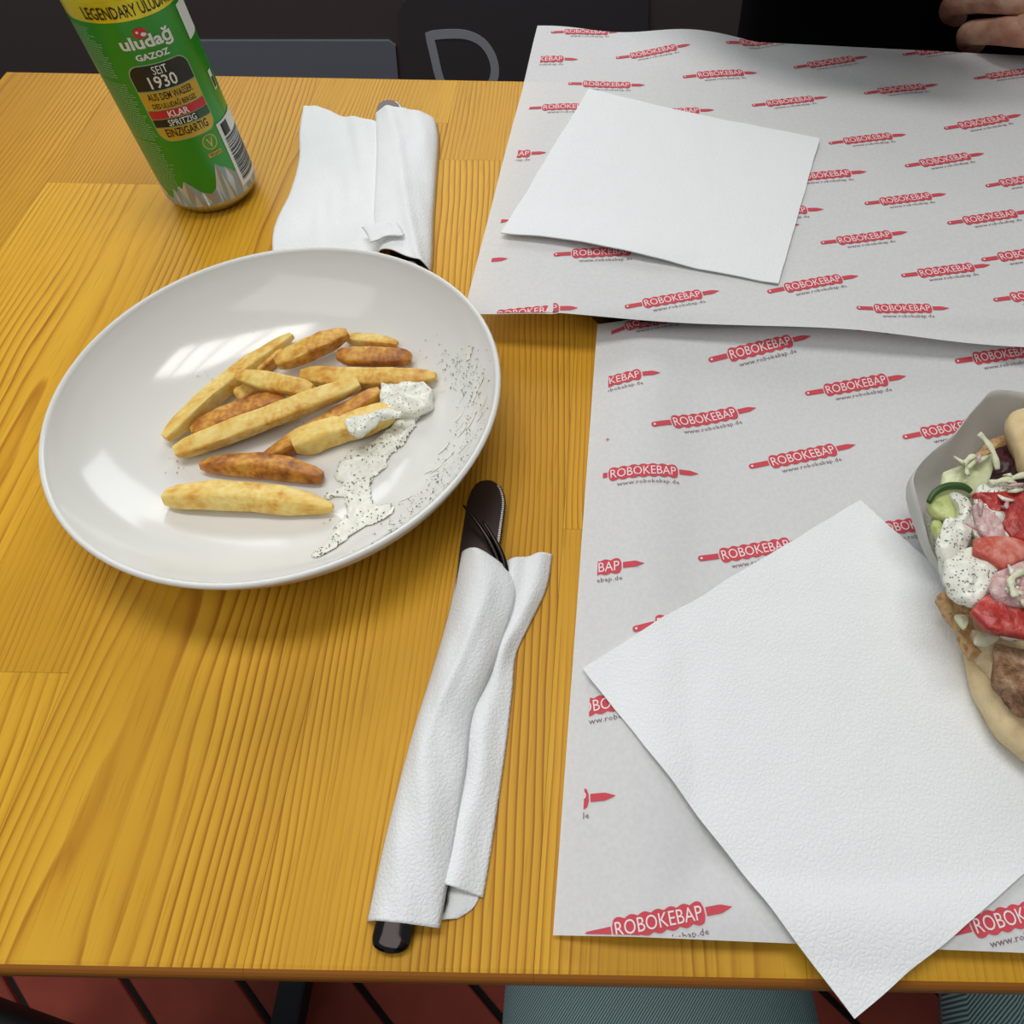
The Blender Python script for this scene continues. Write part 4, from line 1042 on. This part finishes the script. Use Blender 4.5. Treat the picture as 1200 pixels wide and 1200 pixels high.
# ------------------------------------------------------------------ chair beside the near sitter (only a corner shows)
def chair(loc, rz, label):
    t = thing('chair', label, 'chair', loc); t.rotation_euler = (0, 0, rz)
    bm = bmesh.new(); bxm(bm, (0, 0, .44), (.42, .42, .05), .015, 3); from_bm('seat', bm, M['black_leather'], t, True)
    bm = bmesh.new(); bxm(bm, (0, -.20, .72), (.40, .03, .34), .012, 3); from_bm('backrest', bm, M['black_leather'], t, True)
    for sx in (-1, 1):
        for sy, top in ((1, .42), (-1, .88)):
            bm = bmesh.new(); bxm(bm, (sx * .19, (.12 if sy > 0 else -.21), top / 2), (.025, .025, top), .003, 1); from_bm('leg', bm, M['black_metal'], t)
    return t
c_ = chair((-0.475, -0.200, 0), math.radians(-14.5), 'black chair in front of the table, corner of its seat at lower left')

# ------------------------------------------------------------------ people
def skin(name, nodes, edges, mat, parent=None, root=0, sub=2):
    me = bpy.data.meshes.new(name); me.from_pydata([n_[0] for n_ in nodes], edges, []); me.update()
    o = bpy.data.objects.new(name, me); C.objects.link(o)
    md = o.modifiers.new('skin', 'SKIN'); md.use_smooth_shade = True
    for i, n_ in enumerate(nodes):
        r = n_[1]; sv = me.skin_vertices[0].data[i]; sv.radius = (r, r) if not isinstance(r, tuple) else r; sv.use_root = (i == root)
    ms = o.modifiers.new('sub', 'SUBSURF'); ms.levels = sub; ms.render_levels = sub
    dg = bpy.context.evaluated_depsgraph_get(); dg.update()
    m2 = bpy.data.meshes.new_from_object(o.evaluated_get(dg)); bpy.data.objects.remove(o)
    m2.materials.clear()
    oo = link(name, m2, mat, None, True)
    if parent is not None: adopt(oo, parent)
    return oo

def head_mesh(c, face_dir, parent, r=.095):
    """head with nose, brow, chin, ears"""
    bm = bmesh.new(); bmesh.ops.create_uvsphere(bm, u_segments=40, v_segments=28, radius=1)
    f = Vector(face_dir).normalized(); s = f.cross(Vector((0, 0, 1))); hair = []
    for v in bm.verts:
        p = v.co.copy(); fx, sx, uz = p.y, p.x, p.z
        w_ = .80 - .10 * max(0, -uz); d_ = 1.0; hgt = 1.22
        nose = .22 * math.exp(-((sx) / .13) ** 2 - ((uz + .12) / .20) ** 2) * (fx > 0)
        eye = -.09 * (math.exp(-((abs(sx) - .32) / .14) ** 2 - ((uz - .05) / .10) ** 2)) * (fx > 0)
        mouth = .05 * math.exp(-(sx / .28) ** 2 - ((uz + .50) / .07) ** 2) * (fx > 0)
        ear = .20 * math.exp(-((fx + .05) / .13) ** 2 - ((uz) / .20) ** 2) * (abs(sx) > .7)
        v.co = Vector(c) + (s * (sx * w_ + math.copysign(ear, sx)) + f * (fx * d_ + nose + eye + mouth + .10 * max(0, -uz) * fx) + Vector((0, 0, uz * hgt))) * r
    return adopt(from_bm('head', bm, M['skin'], None, True), parent)
def hair_cap(c, face_dir, parent, r=.095):
    bm = bmesh.new(); bmesh.ops.create_uvsphere(bm, u_segments=36, v_segments=24, radius=1); f = Vector(face_dir).normalized(); s = f.cross(Vector((0, 0, 1)))
    kill = [v for v in bm.verts if (v.co.z < .35 + .45 * v.co.y)]
    bmesh.ops.delete(bm, geom=kill, context='VERTS')
    for v in bm.verts:
        p = v.co; nz_ = 1 + .03 * noise.noise(p * 6); v.co = Vector(c) + (s * p.x * .86 + f * p.y * 1.06 + Vector((0, 0, p.z * 1.29))) * r * nz_
    return adopt(from_bm('hair', bm, M['hair'], None, True), parent)

def finger(pts, rads): return [(Vector(p), r) for p, r in zip(pts, rads)]
def hand(wrist, palm_dir, across, curl_dir, size, parent, side=1, curl=1.0):
    """palm + five fingers: palm_dir towards fingertips, across towards the little finger, curl_dir the palm side"""
    w_ = Vector(wrist); d = Vector(palm_dir).normalized(); a = Vector(across).normalized(); n_ = Vector(curl_dir).normalized()
    nodes = [(w_, .024)]; edges = []
    kn = []
    for i, off in enumerate((-.030, -.010, .010, .029)):
        L = (.088, .092, .088, .080)[i]
        nodes.append((w_ + d * .045 + a * off * .75, .0135)); b0 = len(nodes) - 1; edges.append((0, b0))
        nodes.append((w_ + d * L + a * off - n_ * .004, .0115)); edges.append((b0, b0 + 1)); kn.append(len(nodes) - 1)
    parts = [skin('hand', nodes, edges, M['skin'], parent, 0, 2)]
    for i, k_ in enumerate(kn):
        p = nodes[k_][0]; l = (.043, .047, .044, .035)[i]; dirs = []
        c1 = [.75, .8, .85, .95][i] * curl; q = [p - d * .022, p]; cur = p; ang = c1 * .7
        for sgm in range(3):
            cur = cur + (d * math.cos(ang) + n_ * math.sin(ang)) * l * (1, .62, .50)[sgm]; q.append(cur); ang += c1 * .95
        nd = [(q[0], .0098), (q[1], .0105), (q[1].lerp(q[2], .5), .0088), (q[2], .0098), (q[2].lerp(q[3], .5), .0083), (q[3], .0090), (q[4], .0070)]
        f_o = skin('finger', nd, [(j, j + 1) for j in range(6)], M['skin'], None, 0, 2); f_o.parent = parts[0]; f_o.location = Vector((0, 0, 0)) - parts[0].location - parent.location + f_o.location
    q = [w_ + d * .012 - a * .015, w_ + d * .035 - a * .040 + n_ * .012, w_ + d * .065 - a * .050 + n_ * .028, w_ + d * .088 - a * .040 + n_ * .036]
    f_o = skin('thumb', [(q[0], .014), (q[1], .0125), (q[2], .0105), (q[3], .0085)], [(0, 1), (1, 2), (2, 3)], M['skin'], None, 0, 2); f_o.parent = parts[0]; f_o.location = Vector((0, 0, 0)) - parts[0].location - parent.location + f_o.location
    return parts[0]

# the one opposite: black long-sleeved top, one hand at the far paper
OP = (0.27, 0.86)
person_b = thing('person', 'person in black clothing sitting across the table, a hand above the far paper', 'person', (OP[0], OP[1], 0))
x, y = OP
nodes = [((x, y + .02, .50), (.17, .13)), ((x, y - .01, .66), (.175, .125)), ((x, y - .05, .82), (.175, .12)), ((x, y - .10, .98), (.185, .115)), ((x, y - .13, 1.08), (.12, .085)), ((x, y - .15, 1.16), (.058, .058)),
         ((x + .18, y - .10, 1.04), .070), ((x + .27, y - .12, .92), .055), ((x + .29, y - .15, .85), .050), ((x + .17, y - .22, .845), .042), ((x + .105, y - .26, .838), .034),
         ((x - .18, y - .10, 1.04), .070), ((x - .23, y - .13, .94), .058), ((x - .23, y - .19, .875), .052), ((x - .12, y - .27, .878), .047), ((x - .03, y - .29, .885), .036)]
edges = [(0, 1), (1, 2), (2, 3), (3, 4), (4, 5), (3, 6), (6, 7), (7, 8), (8, 9), (9, 10), (3, 11), (11, 12), (12, 13), (13, 14), (14, 15)]
skin('black_top', nodes, edges, M['black_cloth'], person_b, 0)
nodes = [((x, y + .02, .50), (.17, .12)), ((x + .09, y - .06, .52), .095), ((x + .10, y - .40, .52), .070), ((x + .10, y - .42, .25), .055), ((x + .10, y - .40, .07), .045), ((x + .10, y - .50, .045), .040),
         ((x - .09, y - .06, .52), .095), ((x - .10, y - .40, .52), .070), ((x - .10, y - .42, .25), .055), ((x - .10, y - .40, .07), .045), ((x - .10, y - .50, .045), .040)]
skin('trousers', nodes, [(0, 1), (1, 2), (2, 3), (3, 4), (4, 5), (0, 6), (6, 7), (7, 8), (8, 9), (9, 10)], M['black_cloth'], person_b, 0)
skin('neck', [((x, y - .14, 1.12), .055), ((x, y - .19, 1.23), .052)], [(0, 1)], M['skin'], person_b, 0, 2)
head_mesh((x, y - .22, 1.30), (0, -1, -.0), person_b); hair_cap((x, y - .22, 1.30), (0, -1, 0), person_b)
hand((x - .015, y - .295, .890), (.85, -.12, .25), (.1, -.5, -.85), (.1, .8, -.4), 1, person_b, 1, .8)
HANDB = hand((.350, .584, .826), (-.85, .45, -.10), (-.18, -.53, -.82), (.40, .68, -.56), 1, person_b, 1, .95)

# the one holding the camera side: teal trousers, thighs under the table edge
NX, NY = 0.15, -0.30
person_a = thing('person', 'person in teal blue twill trousers sitting at the near table edge', 'person', (NX, NY, 0))
nodes = [((NX, NY, .52), (.18, .14)), ((NX - .10, NY + .08, .545), .105), ((NX - .125, NY + .26, .565), .098), ((NX - .13, NY + .48, .565), .075), ((NX - .14, NY + .50, .28), .060), ((NX - .14, NY + .46, .09), .050), ((NX - .14, NY + .56, .04), .038),
         ((NX + .10, NY + .08, .545), .105), ((NX + .120, NY + .26, .565), .098), ((NX + .13, NY + .48, .565), .075), ((NX + .14, NY + .50, .28), .060), ((NX + .14, NY + .46, .09), .050), ((NX + .14, NY + .56, .04), .038)]
skin('trousers', nodes, [(0, 1), (1, 2), (2, 3), (3, 4), (4, 5), (5, 6), (0, 7), (7, 8), (8, 9), (9, 10), (10, 11), (11, 12)], M['denim'], person_a, 0)
nodes = [((NX, NY - .01, .56), (.16, .12)), ((NX, NY - .02, .72), (.16, .115)), ((NX, NY - .02, .86), (.17, .115)), ((NX, NY - .01, .98), (.18, .11)), ((NX, NY, 1.07), (.11, .08)), ((NX, NY + .01, 1.14), (.058, .058)),
         ((NX + .175, NY, 1.04), .068), ((NX + .22, NY - .02, .88), .056), ((NX + .22, NY + .0, .765), .050), ((NX + .17, NY + .12, .725), .040),
         ((NX - .175, NY, 1.04), .068), ((NX - .22, NY - .02, .88), .056), ((NX - .22, NY + .0, .765), .050), ((NX - .17, NY + .12, .725), .040)]
skin('grey_shirt', nodes, [(0, 1), (1, 2), (2, 3), (3, 4), (4, 5), (3, 6), (6, 7), (7, 8), (8, 9), (3, 10), (10, 11), (11, 12), (12, 13)], M['grey_cloth'], person_a, 0)
skin('neck', [((NX, NY, 1.10), .054), ((NX, NY + .02, 1.22), .050)], [(0, 1)], M['skin'], person_a, 0, 2)
head_mesh((NX, NY + .035, 1.29), (0, 1, 0), person_a); hair_cap((NX, NY + .035, 1.29), (0, 1, 0), person_a)
for sx in (-1, 1):
    hand((NX + sx * .165, NY + .115, .720), (-sx * .15, .55, -.62), (sx, .1, 0), (0, -.1, -1), 1, person_a, sx, .35)
